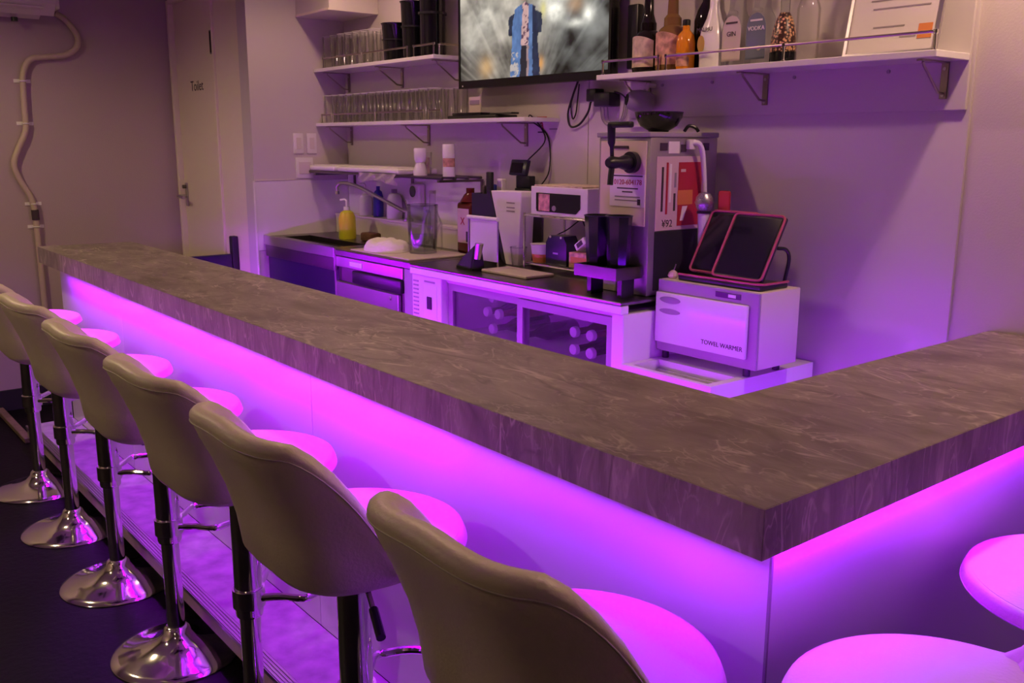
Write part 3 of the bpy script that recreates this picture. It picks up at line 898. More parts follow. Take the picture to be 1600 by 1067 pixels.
# tap
tapm = 'black_plastic'
b = new(); lathe(b, [(0, 0), (0.036, 0), (0.036, 0.02), (0, 0.02)], (0, 0, 0), 24)
bmesh.ops.rotate(b, verts=b.verts, cent=(0, 0, 0), matrix=Matrix.Rotation(PI / 2, 3, 'X')); bmesh.ops.translate(b, verts=b.verts, vec=(-1.475, BY0 - 0.0092, 1.535)); tap = obj('tap_collar', b, tapm, bs)
b = new(); tube(b, [(-1.475, BY0 - 0.03, 1.535), (-1.475, BY0 - 0.05, 1.535), (-1.478, BY0 - 0.075, 1.535), (-1.48, BY0 - 0.11, 1.535), (-1.48, BY0 - 0.125, 1.535)], [0.022, 0.026, 0.018, 0.022, 0.014], 14); obj('tap_body', b, tapm, tap)
b = new(); tube(b, [(-1.48, BY0 - 0.105, 1.525), (-1.478, BY0 - 0.112, 1.49), (-1.476, BY0 - 0.116, 1.462)], 0.010, 10); obj('spout', b, tapm, tap)
b = new(); tube(b, [(-1.48, BY0 - 0.105, 1.545), (-1.48, BY0 - 0.108, 1.585), (-1.48, BY0 - 0.110, 1.600), (-1.48, BY0 - 0.112, 1.66)], [0.007, 0.007, 0.013, 0.014], 12); obj('tap_lever', b, tapm, tap)
b = new(); box(b, -1.49, -1.39, BY0 - 0.122, BY0 - 0.096, 1.648, 1.668, 0.006, 2); obj('lever_bar', b, tapm, tap)
# posters and hose on the side (facing the short counter)
sx = BX1 + 0.0032
b = new(); box(b, BX1 + 0.0002, BX1 + 0.0025, 1.265, 1.49, 1.305, 1.555); pa = obj('side_poster', b, 'pink_paper', bs)
b = new(); box(b, BX1 + 0.0026, BX1 + 0.004, 1.375, 1.495, 1.318, 1.535); pr_ = obj('red_poster', b, 'red_print', bs)
b = new(); box(b, BX1 + 0.0041, BX1 + 0.0048, 1.372, 1.45, 1.39, 1.44); obj('print_patch', b, 'orange_print', pr_)
b = new(); box(b, BX1 + 0.0041, BX1 + 0.0048, 1.385, 1.41, 1.502, 1.512); obj('print_patch', b, 'pink_paper', pr_)
b = new(); prism(b, [(1.388, 1.335), (1.405, 1.335), (1.425, 1.385), (1.398, 1.385)], BX1 + 0.0041, BX1 + 0.0048, 'x'); obj('print_patch', b, 'paper', pr_)
for y, z0, z1, m_ in ((1.295, 1.37, 1.52, 'dark_print'), (1.318, 1.36, 1.535, 'red_print'), (1.335, 1.40, 1.53, 'paper'), (1.358, 1.37, 1.43, 'dark_print'), (1.36, 1.45, 1.50, 'grey_print')):
    b = new(); box(b, BX1 + 0.0026, BX1 + 0.0034, y - 0.005, y + 0.005, z0, z1); obj('print_line', b, m_, pa)
lettering('lettering', '¥92', 0.035, 'dark_print', pa, (BX1 + 0.0028, 1.325, 1.327), FACE_X)
for y0, y1, z0, z1, m_ in ((1.28, 1.315, 1.575, 1.60, 'dark_print'), (1.32, 1.375, 1.565, 1.605, 'paper'), (1.385, 1.41, 1.57, 1.595, 'dark_print'), (1.50, 1.53, 1.575, 1.60, 'dark_print')):
    b = new(); box(b, BX1 + 0.0002, BX1 + 0.003, y0, y1, z0, z1); obj('rating_sticker', b, m_, bs)
b = new(); tube(b, smooth_path([(BX1 + 0.004, 1.42, 1.595), (BX1 + 0.03, 1.435, 1.60), (BX1 + 0.035, 1.455, 1.575), (BX1 + 0.03, 1.475, 1.50), (BX1 + 0.025, 1.49, 1.42), (BX1 + 0.02, 1.50, 1.35)], 5), 0.009, 10); obj('gas_hose', b, 'white_plastic', bs)
b = new(); box(b, BX1 + 0.003, BX1 + 0.022, 1.405, 1.44, 1.578, 1.612, 0.004, 2); obj('hose_socket', b, 'white_plastic', bs)
# drip tray standing in front
dt = thing('drip_tray', 'dark violet-lit drip tray on legs in front of the beer server', 'drip tray', (-1.52, 1.17, KT))
b = new()
box(b, -1.628, -1.42, 1.102, 1.108, 1.145, 1.186); box(b, -1.628, -1.42, 1.222, 1.228, 1.145, 1.186); box(b, -1.628, -1.622, 1.108, 1.222, 1.145, 1.186); box(b, -1.426, -1.42, 1.108, 1.222, 1.145, 1.186); box(b, -1.622, -1.426, 1.108, 1.222, 1.145, 1.151)
obj('tray', b, 'steel_dark', dt)
b = new(); box(b, -1.622, -1.426, 1.108, 1.222, 1.174, 1.178); obj('grate', b, 'black_plastic', dt)
for x in (-1.60, -1.45):
    b = new(); box(b, x, x + 0.02, 1.14, 1.20, KT + 0.0005, 1.1448); obj('leg', b, 'black_plastic', dt)
for x, y, r0, r1, h_, lab in ((-1.574, 1.163, 0.037, 0.048, 0.175, 'left of the two tall black tapered cups on the drip tray'), (-1.478, 1.168, 0.036, 0.046, 0.178, 'right of the two tall black tapered cups on the drip tray')):
    t = thing('black_cup', lab, 'cup', (x, y, 1.1785), 'black cups under the beer tap')
    b = new(); lathe(b, [(0, 0), (r0, 0), (r1, h_), (r1 - 0.003, h_), (r0 - 0.003, 0.004), (0, 0.004)], (x, y, 1.1785), 8); obj('cup_wall', b, 'black_gloss', t, 20)
    b = new(); tube(b, [(x + r1 * math.cos(2 * PI * k / 24), y + r1 * math.sin(2 * PI * k / 24), 1.1785 + h_) for k in range(24)], 0.0025, 6, True); obj('lip', b, 'black_plastic', t)
# bowl on the server
bw = thing('black_bowl', 'black bowl on top of the beer server', 'bowl', (-1.52, 1.41, BZ1 + 0.0185))
b = new(); lathe(b, [(0, 0.0), (0.035, 0), (0.037, 0.006), (0.065, 0.022), (0.082, 0.05), (0.085, 0.068), (0.082, 0.068), (0.062, 0.026), (0, 0.012)], (-1.525, 1.40, BZ1 + 0.0185), 32); obj('bowl_wall', b, 'black_gloss', bw)
b = new(); tube(b, [(-1.525 + 0.0838 * math.cos(2 * PI * k / 32), 1.40 + 0.0838 * math.sin(2 * PI * k / 32), BZ1 + 0.0865) for k in range(32)], 0.002, 6, True); obj('rim', b, 'black_plastic', bw)
b = new(); tube(b, smooth_path([(-1.45, 1.45, BZ1 + 0.021), (-1.44, 1.462, BZ1 + 0.04), (-1.425, 1.48, BZ1 + 0.034), (-1.42, 1.49, BZ1 + 0.021)], 4), 0.006, 8); solo('black_clip', b, 'black_plastic', 'small black clip beside the bowl on the beer server', 'clip')

# microphone in a stand
mc = thing('microphone', 'white handheld microphone with silver mesh head standing by the tablets', 'microphone', (-1.326, 1.425, WZ1))
b = new(); lathe(b, [(0, 0), (0.022, 0), (0.022, 0.05), (0, 0.05)], (-1.326, 1.425, WZ1 + 0.0005), 16); obj('holder', b, 'black_plastic', mc)
b = new(); lathe(b, [(0, 0.0505), (0.013, 0.0505), (0.021, 0.215), (0, 0.215)], (-1.326, 1.425, WZ1), 18); obj('handle', b, 'white_gloss', mc)
b = new(); lathe(b, [(0.0215, 0.2155), (0.0245, 0.2155), (0.0245, 0.223), (0.0215, 0.223)], (-1.326, 1.425, WZ1), 20); obj('collar', b, 'black_plastic', mc)
b = new(); lathe(b, [(0, 0.2235), (0.020, 0.2235), (0.027, 0.235), (0.031, 0.252), (0.0285, 0.27), (0.019, 0.283), (0, 0.288)], (-1.326, 1.425, WZ1), 22); hd = obj('mesh_head', b, 'grille', mc)
b = new(); lathe(b, [(0.0312, 0.249), (0.0325, 0.249), (0.0325, 0.255), (0.0312, 0.255)], (-1.326, 1.425, WZ1), 22); obj('head_band', b, 'steel', hd)
b = new(); box(b, -1.290, -1.240, 1.450, 1.462, WZ1 + 0.0005, 1.442, 0.008, 2); solo('red_paddle', b, 'red_print', 'red rounded tag standing behind the microphone', 'tag')

# ------------------------------------------------------------------ wall shelves
def shelf(name_label, x0, x1, z, brackets, rails, th=0.018, y0=1.45, yw=YB - 0.0005):
    t = thing('wall_shelf', name_label, 'shelf', ((x0 + x1) / 2, 1.55, z - th))
    b = new(); box(b, x0, x1, y0, yw, z - th, z, 0.0015, 1); obj('board', b, 'white_gloss', t)
    for x in brackets:
        b = new(); box(b, x - 0.011, x + 0.011, yw - 0.006, yw - 0.0003, z - th - 0.105, z - th - 0.0003, 0.001, 1); br = obj('bracket', b, 'rail_metal', t)
        b = new(); box(b, x - 0.009, x + 0.009, y0 + 0.035, yw - 0.0063, z - th - 0.005, z - th - 0.0003); obj('bracket_arm', b, 'rail_metal', br)
        b = new(); tube(b, [(x, y0 + 0.055, z - th - 0.006), (x, y0 + 0.060, z - th - 0.016), (x, yw - 0.035, z - th - 0.088), (x, yw - 0.0065, z - th - 0.09)], 0.004, 8); obj('bracket_brace', b, 'rail_metal', br)
        for dz in (0.02, 0.095):
            b = new(); tube(b, [(x, yw - 0.0062, z - th - dz), (x, yw - 0.009, z - th - dz)], 0.005, 8); obj('screw', b, 'steel', br)
    for xa, xb, hh in rails:
        b = new(); tube(b, [(xa, y0 + 0.02, z + hh), (xb, y0 + 0.02, z + hh)], 0.0045, 8); rl = obj('rail', b, 'rail_metal', t)
        n = 2 if xb - xa < 0.7 else 3
        for k in range(n):
            x = xa + (xb - xa) * k / (n - 1)
            b = new(); lathe(b, [(0, 0.0003), (0.008, 0.0003), (0.008, 0.004), (0.004, 0.006), (0.004, hh - 0.006), (0.007, hh - 0.005), (0.007, hh + 0.005), (0, hh + 0.007)], (x, y0 + 0.02, z), 10); obj('rail_post', b, 'chrome', rl)
    return t

UZ, LZ, RZ = 2.003, 1.705, 1.852
s1 = shelf('upper left white wall shelf with thin rail, holding tall glasses and black tumblers', XL + 0.001, -3.00, UZ, (-4.16, -3.59, -3.06), ((-4.13, -3.26, 0.052), (-3.20, -3.03, 0.052)))
b = new(); tube(b, [(-3.02, 1.50, UZ + 0.052), (-3.02, 1.63, UZ + 0.052)], 0.0045, 8); obj('side_rail', b, 'rail_metal', s1)
b = new(); lathe(b, [(0, 0.0003), (0.007, 0.0003), (0.004, 0.005), (0.004, 0.048), (0.007, 0.05), (0, 0.056)], (-3.02, 1.495, UZ), 10); obj('rail_post', b, 'chrome', s1)
shelf('lower left white wall shelf with thin rail, holding rows of tumblers', XL + 0.001, -2.33, LZ, (-4.15, -3.345, -2.555), ((-4.17, -4.05, 0.045), (-4.03, -3.12, 0.045), (-3.08, -2.97, 0.045)))
shelf('right white wall shelf with rail, holding liquor bottles and a certificate', -1.90, -0.562, RZ, (-1.80, -1.255, -0.628), ((-1.885, -1.60, 0.05), (-1.565, -0.58, 0.05)), 0.019, 1.45, YB - 0.0125)

# tumblers
def glass_proto(name, label, r, h, group):
    t = thing(name, label, 'glass', (0, 0, 0), group)
    b = new(); lathe(b, [(0, 0.012), (r * 0.80, 0.012), (r * 0.985, h), (r, h), (r * 0.84, 0.002), (r * 0.80, 0.0), (0, 0.0)], seg=16); obj('glass_wall', b, 'glass', t)
    b = new(); tube(b, [(r * 0.993 * math.cos(2 * PI * k / 16), r * 0.993 * math.sin(2 * PI * k / 16), h) for k in range(16)], 0.0013, 5, True); obj('rim_highlight', b, 'white_gloss', t)  # rim coloured white to paint in the bright highlight along the glass edge
    return t

g1 = glass_proto('tall_glass', 'clear tall glass in the rows on the upper left shelf', 0.037, 0.172, 'tall glasses on the upper left shelf')
ORD = ['first', 'second', 'third', 'fourth', 'fifth', 'sixth', 'seventh', 'eighth', 'ninth', 'tenth', 'eleventh', 'twelfth', 'thirteenth', 'fourteenth', 'fifteenth']
def row_label(kind, r_, k, where):
    return '%s %s from the left in the %s row on the %s' % (kind, ORD[k], ('front', 'back')[r_], where)
first = True
for r_ in range(2):
    for k in range(7):
        x, y = -4.145 + k * 0.083 + 0.02 * r_, 1.52 + 0.085 * r_
        if first:
            g1.location = (x, y, UZ + 0.0005); first = False
            g1['label'] = row_label('tall glass', r_, k, 'upper left shelf')
        else:
            dup(g1, (x, y, UZ + 0.0005), random.random(), row_label('tall glass', r_, k, 'upper left shelf'))
g2 = glass_proto('tumbler', 'clear tumbler in the rows on the lower left shelf', 0.037, 0.150, 'tumblers on the lower left shelf')
first = True
for r_ in range(2):
    for k in range(15):
        if r_ == 0 and k == 14:
            continue
        x, y = -4.15 + k * 0.081 + 0.015 * r_, 1.52 + 0.085 * r_
        if first:
            g2.location = (x, y, LZ + 0.0005); first = False
            g2['label'] = row_label('clear tumbler', r_, k, 'lower left shelf')
        else:
            dup(g2, (x, y, LZ + 0.0005), random.random(), row_label('clear tumbler', r_, k, 'lower left shelf'))

# black tumblers and pails on the upper shelf
for x, y, r0, r1, h_, lab in ((-3.475, 1.535, 0.055, 0.068, 0.185, 'shortest black tumbler on the upper left shelf, beside the glasses'),
                              (-3.32, 1.545, 0.050, 0.062, 0.275, 'middle black tumbler on the upper left shelf'),
                              (-3.16, 1.555, 0.060, 0.066, 0.36, 'tallest black tumbler on the upper left shelf, beside the television')):
    t = thing('black_tumbler', lab, 'tumbler', (x, y, UZ), 'black tumblers on the upper left shelf')
    b = new(); lathe(b, [(0, 0.0005), (r0, 0.0005), (r0 + 0.002, 0.02), (r1 - 0.003, h_ - 0.01), (r1 + 0.003, h_), (r1 - 0.003, h_), (r0 - 0.004, 0.01), (0, 0.01)], (x, y, UZ), 28); obj('cup_wall', b, 'black_gloss', t)
    b = new(); lathe(b, [(r0 + 0.007, h_ * 0.55), (r0 + 0.0105, h_ * 0.55), (r0 + 0.0105, h_ * 0.58), (r0 + 0.007, h_ * 0.58)], (x, y, UZ), 28); obj('band', b, 'black_plastic', t)
# black console and a card on the lower shelf
t = thing('media_box', 'flat black media box lying on the lower left shelf', 'media box', (-2.72, 1.53, LZ))
b = new(); box(b, -2.93, -2.56, 1.475, 1.60, LZ + 0.0005, LZ + 0.016, 0.004, 2); obj('lower_case', b, 'black_plastic', t)
b = new(); box(b, -2.90, -2.68, 1.48, 1.59, LZ + 0.0163, LZ + 0.028, 0.004, 2); obj('upper_case', b, 'black_gloss', t)
b = new(); box(b, -2.62, -2.46, 1.485, 1.53, LZ + 0.0163, LZ + 0.024, 0.003, 1); obj('front_tab', b, 'black_plastic', t)
t = thing('card_stand', 'small tilted card on the black media box', 'card', (-2.80, 1.54, LZ + 0.0285))
b = new(); box(b, -2.84, -2.75, 1.535, 1.541, LZ + 0.0285, LZ + 0.10, 0.001, 1); obj('card', b, 'label_grey', t)
b = new(); box(b, -2.832, -2.758, 1.5335, 1.5348, LZ + 0.065, LZ + 0.085); obj('print_block', b, 'grey_print', t)

# ------------------------------------------------------------------ television
tv = thing('television', 'wall-mounted flat television showing a singer in a blue coat', 'television', (-2.43, 1.57, 1.848))
TX0_, TX1_, TZ0_, TZ1_, TYF = -2.938, -1.925, 1.846, 2.425, 1.548
b = new(); box(b, TX0_, TX1_, TYF + 0.006, TYF + 0.045, TZ0_, TZ1_, 0.004, 2); obj('housing', b, 'tv_frame', tv)
b = new()
for q in ((TX0_, TX0_ + 0.013, TZ0_, TZ1_), (TX1_ - 0.013, TX1_, TZ0_, TZ1_), (TX0_ + 0.013, TX1_ - 0.013, TZ0_, TZ0_ + 0.034), (TX0_ + 0.013, TX1_ - 0.013, TZ1_ - 0.013, TZ1_)):
    box(b, q[0], q[1], TYF, TYF + 0.0058, q[2], q[3])
bez = obj('bezel', b, 'tv_frame', tv)
b = new(); box(b, TX0_ + 0.03, TX0_ + 0.036, TYF - 0.0012, TYF - 0.0002, TZ0_ + 0.008, TZ0_ + 0.014); obj('power_light', b, 'paper', bez)
b = new(); box(b, -2.53, -2.33, TYF + 0.0455, YB - 0.0005, 2.05, 2.25); obj('wall_mount', b, 'black_matte', tv)

def hash2(i, j, s):
    n = math.sin(i * 127.1 + j * 311.7 + s * 74.7) * 43758.5453
    return n - math.floor(n)
def vnoise(x, y, s=0):
    i, j = math.floor(x), math.floor(y)
    fx, fy = x - i, y - j
    fx, fy = fx * fx * (3 - 2 * fx), fy * fy * (3 - 2 * fy)
    a = hash2(i, j, s) + (hash2(i + 1, j, s) - hash2(i, j, s)) * fx
    c = hash2(i, j + 1, s) + (hash2(i + 1, j + 1, s) - hash2(i, j + 1, s)) * fx
    return a + (c - a) * fy
def fbm(x, y, s=0):
    return (vnoise(x, y, s) + 0.5 * vnoise(2 * x, 2 * y, s + 1) + 0.25 * vnoise(4 * x, 4 * y, s + 2) + 0.12 * vnoise(8 * x, 8 * y, s + 3)) / 1.87

def screen_colour(u, v):
    # smoky pale backdrop, bright flares right of centre, dark lower right
    n = fbm(u * 7 + v * 2, v * 6 - u * 3, 3)
    st = fbm((u - 0.5) * 14 / (0.4 + v), v * 3, 9)
    l = 0.03 + 0.95 * max(0, n - 0.33) + 0.7 * max(0, st - 0.47)
    l *= 0.55 + 0.75 * v
    if u < 0.36:
        l += 0.16 * (1 - abs(u - 0.16) / 0.2) if abs(u - 0.16) < 0.2 else 0
    c = [l * 1.05, l * 0.95, l * 0.80]
    wr = max(0, min(1, (u - 0.55) / 0.2))
    dk = 1 - 0.55 * wr * (1 - v)
    c = [c[0] * dk * (1 - 0.12 * wr), c[1] * dk, c[2] * dk * (1 + 0.12 * wr)]
    for (fu, fv, ru, rv, amp) in ((0.68, 0.46, 0.05, 0.07, 0.9), (0.80, 0.36, 0.05, 0.03, 0.7), (0.88, 0.42, 0.035, 0.06, 0.9), (0.62, 0.62, 0.06, 0.12, 0.7), (0.73, 0.60, 0.05, 0.06, 0.6), (0.2, 0.5, 0.12, 0.14, 0.28), (0.08, 0.3, 0.05, 0.12, 0.2)):
        d = ((u - fu) / ru) ** 2 + ((v - fv) / rv) ** 2
        k = amp * math.exp(-d) * (0.4 + 1.1 * fbm(u * 30, v * 22, 5))
        c = [c[0] + k, c[1] + k * 0.97, c[2] + k * 0.85]
    for (fu, fv, ru, rv, col) in ((0.20, 0.10, 0.05, 0.08, (0.45, 0.25, 0.08)), (0.585, 0.09, 0.02, 0.05, (0.6, 0.25, 0.03)), (0.60, 0.5, 0.02, 0.06, (0.5, 0.45, 0.1)), (0.80, 0.50, 0.05, 0.06, (0.35, 0.2, 0.1))):
        k = math.exp(-((u - fu) / ru) ** 2 - ((v - fv) / rv) ** 2)
        c = [c[i] * (1 - 0.6 * k) + col[i] * k for i in range(3)]
    # standing singer: long open blue coat, pale patterned front, dark sleeves
    du = u - 0.478 + 0.010 * (fbm(u * 18, v * 18, 40) - 0.5)
    f = fbm(u * 46, v * 18, 21)
    if v < 0.585:
        sh = sstep((0.585 - v) / 0.06)
        w = 0.070 * sh + (0.018 if v < 0.52 else 0) * sstep((0.52 - v) / 0.12) + 0.012 * sstep((0.25 - v) / 0.2)
        arm = 0.112 * sstep((0.56 - v) / 0.10) if v > 0.33 else 0
        if abs(du) < max(w, arm):
            if abs(du) > w:
                c = [0.012 + 0.03 * f, 0.016 + 0.04 * f, 0.03 + 0.07 * f]
            elif du < -0.018 - 0.03 * (0.5 - v):
                c = [0.05 + 0.10 * f, 0.10 + 0.17 * f, 0.22 + 0.34 * f]
            elif du < 0.026:
                c = [0.48 + 0.25 * f, 0.30 + 0.15 * f, 0.29 + 0.15 * f]
                if fbm(u * 70, v * 45, 55) > 0.56:
                    c = [0.10, 0.05, 0.09]
                if v < 0.24:
                    c = [0.02, 0.02, 0.03] if du < 0.012 else [0.34 * f + 0.2, 0.25 * f + 0.12, 0.25 * f + 0.12]
            elif du < 0.052:
                c = [0.06 + 0.10 * f, 0.11 + 0.16 * f, 0.24 + 0.30 * f]
            else:
                c = [0.010 + 0.02 * f, 0.014 + 0.03 * f, 0.035 + 0.06 * f]
            if v < 0.2 and du < -0.045 and fbm(u * 60, v * 34, 8) > 0.52:
                c = [0.50, 0.44, 0.42]
    elif v < 0.72 and (du / 0.030) ** 2 + ((v - 0.635) / 0.062) ** 2 < 1:
        c = [0.02, 0.016, 0.016] if (v > 0.645 or abs(du) > 0.022) else [0.40, 0.24, 0.18]
    return [max(0, min(1.3, x)) for x in c]

NX, NZ = 230, 130
vs, fc_ = [], []
sx0, sx1, sz0, sz1 = TX0_ + 0.013, TX1_ - 0.013, TZ0_ + 0.034, TZ1_ - 0.013
for j in range(NZ + 1):
    for i in range(NX + 1):
        vs.append((sx0 + (sx1 - sx0) * i / NX + 2.43, TYF + 0.004 - 1.57, sz0 + (sz1 - sz0) * j / NZ - 1.848))
for j in range(NZ):
    for i in range(NX):
        a = j * (NX + 1) + i
        fc_.append((a, a + 1, a + NX + 2, a + NX + 1))
me = bpy.data.meshes.new('screen')
me.from_pydata(vs, [], fc_)
ca = me.color_attributes.new('picture', 'FLOAT_COLOR', 'POINT')
for j in range(NZ + 1):
    for i in range(NX + 1):
        ca.data[j * (NX + 1) + i].color = (*screen_colour(i / NX, j / NZ), 1)
m = bpy.data.materials.new('screen_picture')
m.use_nodes = True
bsdf = m.node_tree.nodes['Principled BSDF']
bsdf.inputs['Base Color'].default_value = (0.01, 0.01, 0.01, 1)
bsdf.inputs['Roughness'].default_value = 0.25
at = m.node_tree.nodes.new('ShaderNodeAttribute')
at.attribute_name = 'picture'
m.node_tree.links.new(at.outputs['Color'], bsdf.inputs['Emission Color'])
bsdf.inputs['Emission Strength'].default_value = 1.0
me.materials.append(m)
so = bpy.data.objects.new('screen', me)
COL.objects.link(so)
so.parent = tv

# power box and cables beside the television
t = thing('power_strip', 'black power strip fixed to the wall right of the television', 'power strip', (-1.865, 1.62, 1.87))
b = new(); box(b, -1.895, -1.84, 1.605, YB - 0.0125, 1.88, 2.12, 0.006, 2); obj('strip_case', b, 'black_plastic', t)
b = new(); tube(b, smooth_path([(-1.835, 1.62, 2.3), (-1.80, 1.615, 2.15), (-1.815, 1.61, 2.0), (-1.83, 1.615, 1.90), (-1.84, 1.61, 1.87)], 6), 0.010, 8); obj('cord', b, 'black_matte', t)

# ------------------------------------------------------------------ bottles on the right shelf
def bottle(name, label, x, y, prof, m, labs=(), cap=None, seg=26, sx_=1.0, sy_=1.0):
    t = thing(name, label, 'bottle', (x, y, RZ), 'bottles on the right shelf')
    b = new(); lathe(b, prof, (x, y, RZ + 0.0005), seg, sx_, sy_); body_ = obj('glass_body', b, m, t)
    for (z0, z1, r0, r1, mm) in labs:      # label wrapped round the front half
        b = new()
        n = 14
        lo_, hi_ = [], []
        for k in range(n + 1):
            a = -PI / 2 - 1.25 + 2.5 * k / n - 0.15
            arch = (1 - ((k - n / 2) / (n / 2)) ** 2) * 0.018
            lo_.append(b.verts.new((x + sx_ * r0 * math.cos(a), y + sy_ * r0 * math.sin(a), RZ + z0)))
            hi_.append(b.verts.new((x + sx_ * r1 * math.cos(a), y + sy_ * r1 * math.sin(a), RZ + z1 + arch)))
        for k in range(n):
            b.faces.new((lo_[k], lo_[k + 1], hi_[k + 1], hi_[k]))
        obj('paper_label', b, mm, t)
    if cap:
        z0, z1, r, mm = cap
        b = new(); lathe(b, [(0, z0), (r, z0), (r, z1 - 0.003), (r - 0.003, z1), (0, z1)], (x, y, RZ + 0.0007), 18); obj('cap', b, mm, t)
    return t, body_

bottle('liqueur_bottle', 'leftmost dark bottle with cream label on the right shelf', -1.715, 1.535,
       [(0, 0), (0.055, 0), (0.057, 0.01), (0.057, 0.115), (0.045, 0.14), (0.029, 0.152), (0.029, 0.178), (0.026, 0.182), (0.018, 0.21), (0.016, 0.27), (0, 0.27)], 'dark_bottle',
       [(0.02, 0.112, 0.0578, 0.0578, 'label_cream')], (0.2705, 0.30, 0.019, 'red_print'))
bottle('liqueur_bottle', 'amber bottle with coppery round label on the right shelf', -1.598, 1.535,
       [(0, 0), (0.056, 0), (0.058, 0.01), (0.058, 0.118), (0.047, 0.145), (0.032, 0.158), (0.031, 0.185), (0.020, 0.198), (0.017, 0.28), (0, 0.28)], 'brown_liquor',
       [(0.022, 0.118, 0.0588, 0.0588, 'label_copper')], (0.2805, 0.305, 0.020, 'paper'))
bottle('orange_bottle', 'small orange bottle in front of the tall black bottle', -1.513, 1.512,
       [(0, 0), (0.030, 0), (0.032, 0.006), (0.033, 0.09), (0.028, 0.118), (0.013, 0.135), (0.012, 0.15), (0, 0.15)], 'orange_liquor',
       [(0.012, 0.04, 0.0336, 0.0336, 'label_copper')], (0.1505, 0.17, 0.014, 'black_plastic'))
bottle('wine_bottle', 'tall black bottle on the right shelf', -1.490, 1.592,
       [(0, 0), (0.042, 0), (0.044, 0.008), (0.044, 0.17), (0.034, 0.205), (0.017, 0.235), (0.015, 0.31), (0, 0.31)], 'dark_bottle', (), (0.3105, 0.33, 0.017, 'label_gold'))
_, wb = bottle('white_bottle', 'white rum bottle with yellow sun mark on the right shelf', -1.405, 1.53,
       [(0, 0), (0.044, 0), (0.046, 0.008), (0.047, 0.095), (0.043, 0.125), (0.026, 0.165), (0.017, 0.20), (0.015, 0.28), (0, 0.28)], 'white_gloss', (), (0.2805, 0.305, 0.017, 'white_plastic'))
b = new(); oval(b, -1.435, -1.405, RZ + 0.052, RZ + 0.108, 1.4815, 1.4835); obj('sun_mark', b, 'label_gold', wb)
lettering('lettering', 'MALIBU', 0.020, 'dark_print', wb, (-1.408, 1.484, RZ + 0.126), FACE_Y)

def flask(name, label, x, m, lm, words):
    t = thing(name, label, 'bottle', (x, 1.535, RZ), 'bottles on the right shelf')
    w = 0.044
    poly = [(x - w, RZ + 0.0005), (x + w, RZ + 0.0005), (x + w, RZ + 0.115)] + [(x + w * math.cos(a), RZ + 0.115 + 0.065 * math.sin(a)) for a in [0.25, 0.6, 0.95, 1.25]] + [(x + 0.014, RZ + 0.185), (x + 0.014, RZ + 0.25), (x - 0.014, RZ + 0.25), (x - 0.014, RZ + 0.185)] + [(x - w * math.cos(a), RZ + 0.115 + 0.065 * math.sin(a)) for a in [1.25, 0.95, 0.6, 0.25]] + [(x - w, RZ + 0.115)]
    b = new(); prism(b, poly, 1.51, 1.565, 'y'); bmesh.ops.bevel(b, geom=list(b.edges), offset=0.004, segments=1, affect='EDGES'); obj('glass_body', b, m, t)
    v = w - 0.006
    poly = [(x - v, RZ + 0.018), (x + v, RZ + 0.018), (x + v, RZ + 0.115)] + [(x + v * math.cos(a), RZ + 0.115 + 0.05 * math.sin(a)) for a in [0.3, 0.7, 1.1, 1.5708, 2.04, 2.44, 2.84]] + [(x - v, RZ + 0.115)]
    b = new(); prism(b, poly, 1.5085, 1.5096, 'y'); lb = obj('paper_label', b, lm, t)
    pm = 'dark_print' if lm == 'label_grey' else 'paper'
    for k, (tx, sz, dz) in enumerate(words):
        lettering('lettering', tx, sz, pm, lb, (x, 1.5080, RZ + dz), FACE_Y)
    b = new(); box(b, x - 0.024, x + 0.024, 1.5075, 1.5084, RZ + 0.138, RZ + 0.144); obj('print_line', b, pm, lb)
    b = new(); lathe(b, [(0, 0.2505), (0.018, 0.2505), (0.018, 0.28), (0, 0.28)], (x, 1.5375, RZ), 16); obj('cap', b, 'steel', t)
    b = new(); oval(b, x + 0.006, x + 0.022, RZ + 0.045, RZ + 0.061, 1.5075, 1.5084); obj('seal_mark', b, 'label_cream', lb)
flask('gin_bottle', 'arched flat clear bottle with pale GIN label', -1.312, 'glass_gray', 'label_grey', (('GIN', 0.022, 0.105),))
flask('vodka_bottle', 'arched flat clear bottle with slate-blue VODKA label', -1.212, 'glass_gray', 'label_blue', (('VODKA', 0.019, 0.115),))
t, pb = bottle('patterned_bottle', 'bottle with speckled copper wrap and black base on the right shelf', -1.118, 1.53,
       [(0, 0.034), (0.041, 0.034), (0.041, 0.06), (0.036, 0.10), (0.026, 0.135), (0.016, 0.155), (0, 0.155)], 'label_speckle', (), (0.1555, 0.25, 0.015, 'glass_gray'))
b = new(); lathe(b, [(0, 0), (0.041, 0), (0.042, 0.004), (0.042, 0.033), (0, 0.033)], (-1.118, 1.53, RZ + 0.0006), 26); obj('base_band', b, 'black_gloss', t)
bottle('clear_bottle', 'plain clear glass bottle at the right end of the bottle row', -1.03, 1.53,
       [(0, 0), (0.034, 0), (0.036, 0.006), (0.036, 0.16), (0.028, 0.185), (0.014, 0.205), (0.013, 0.27), (0, 0.27)], 'glass', (), (0.2705, 0.295, 0.016, 'white_plastic'))

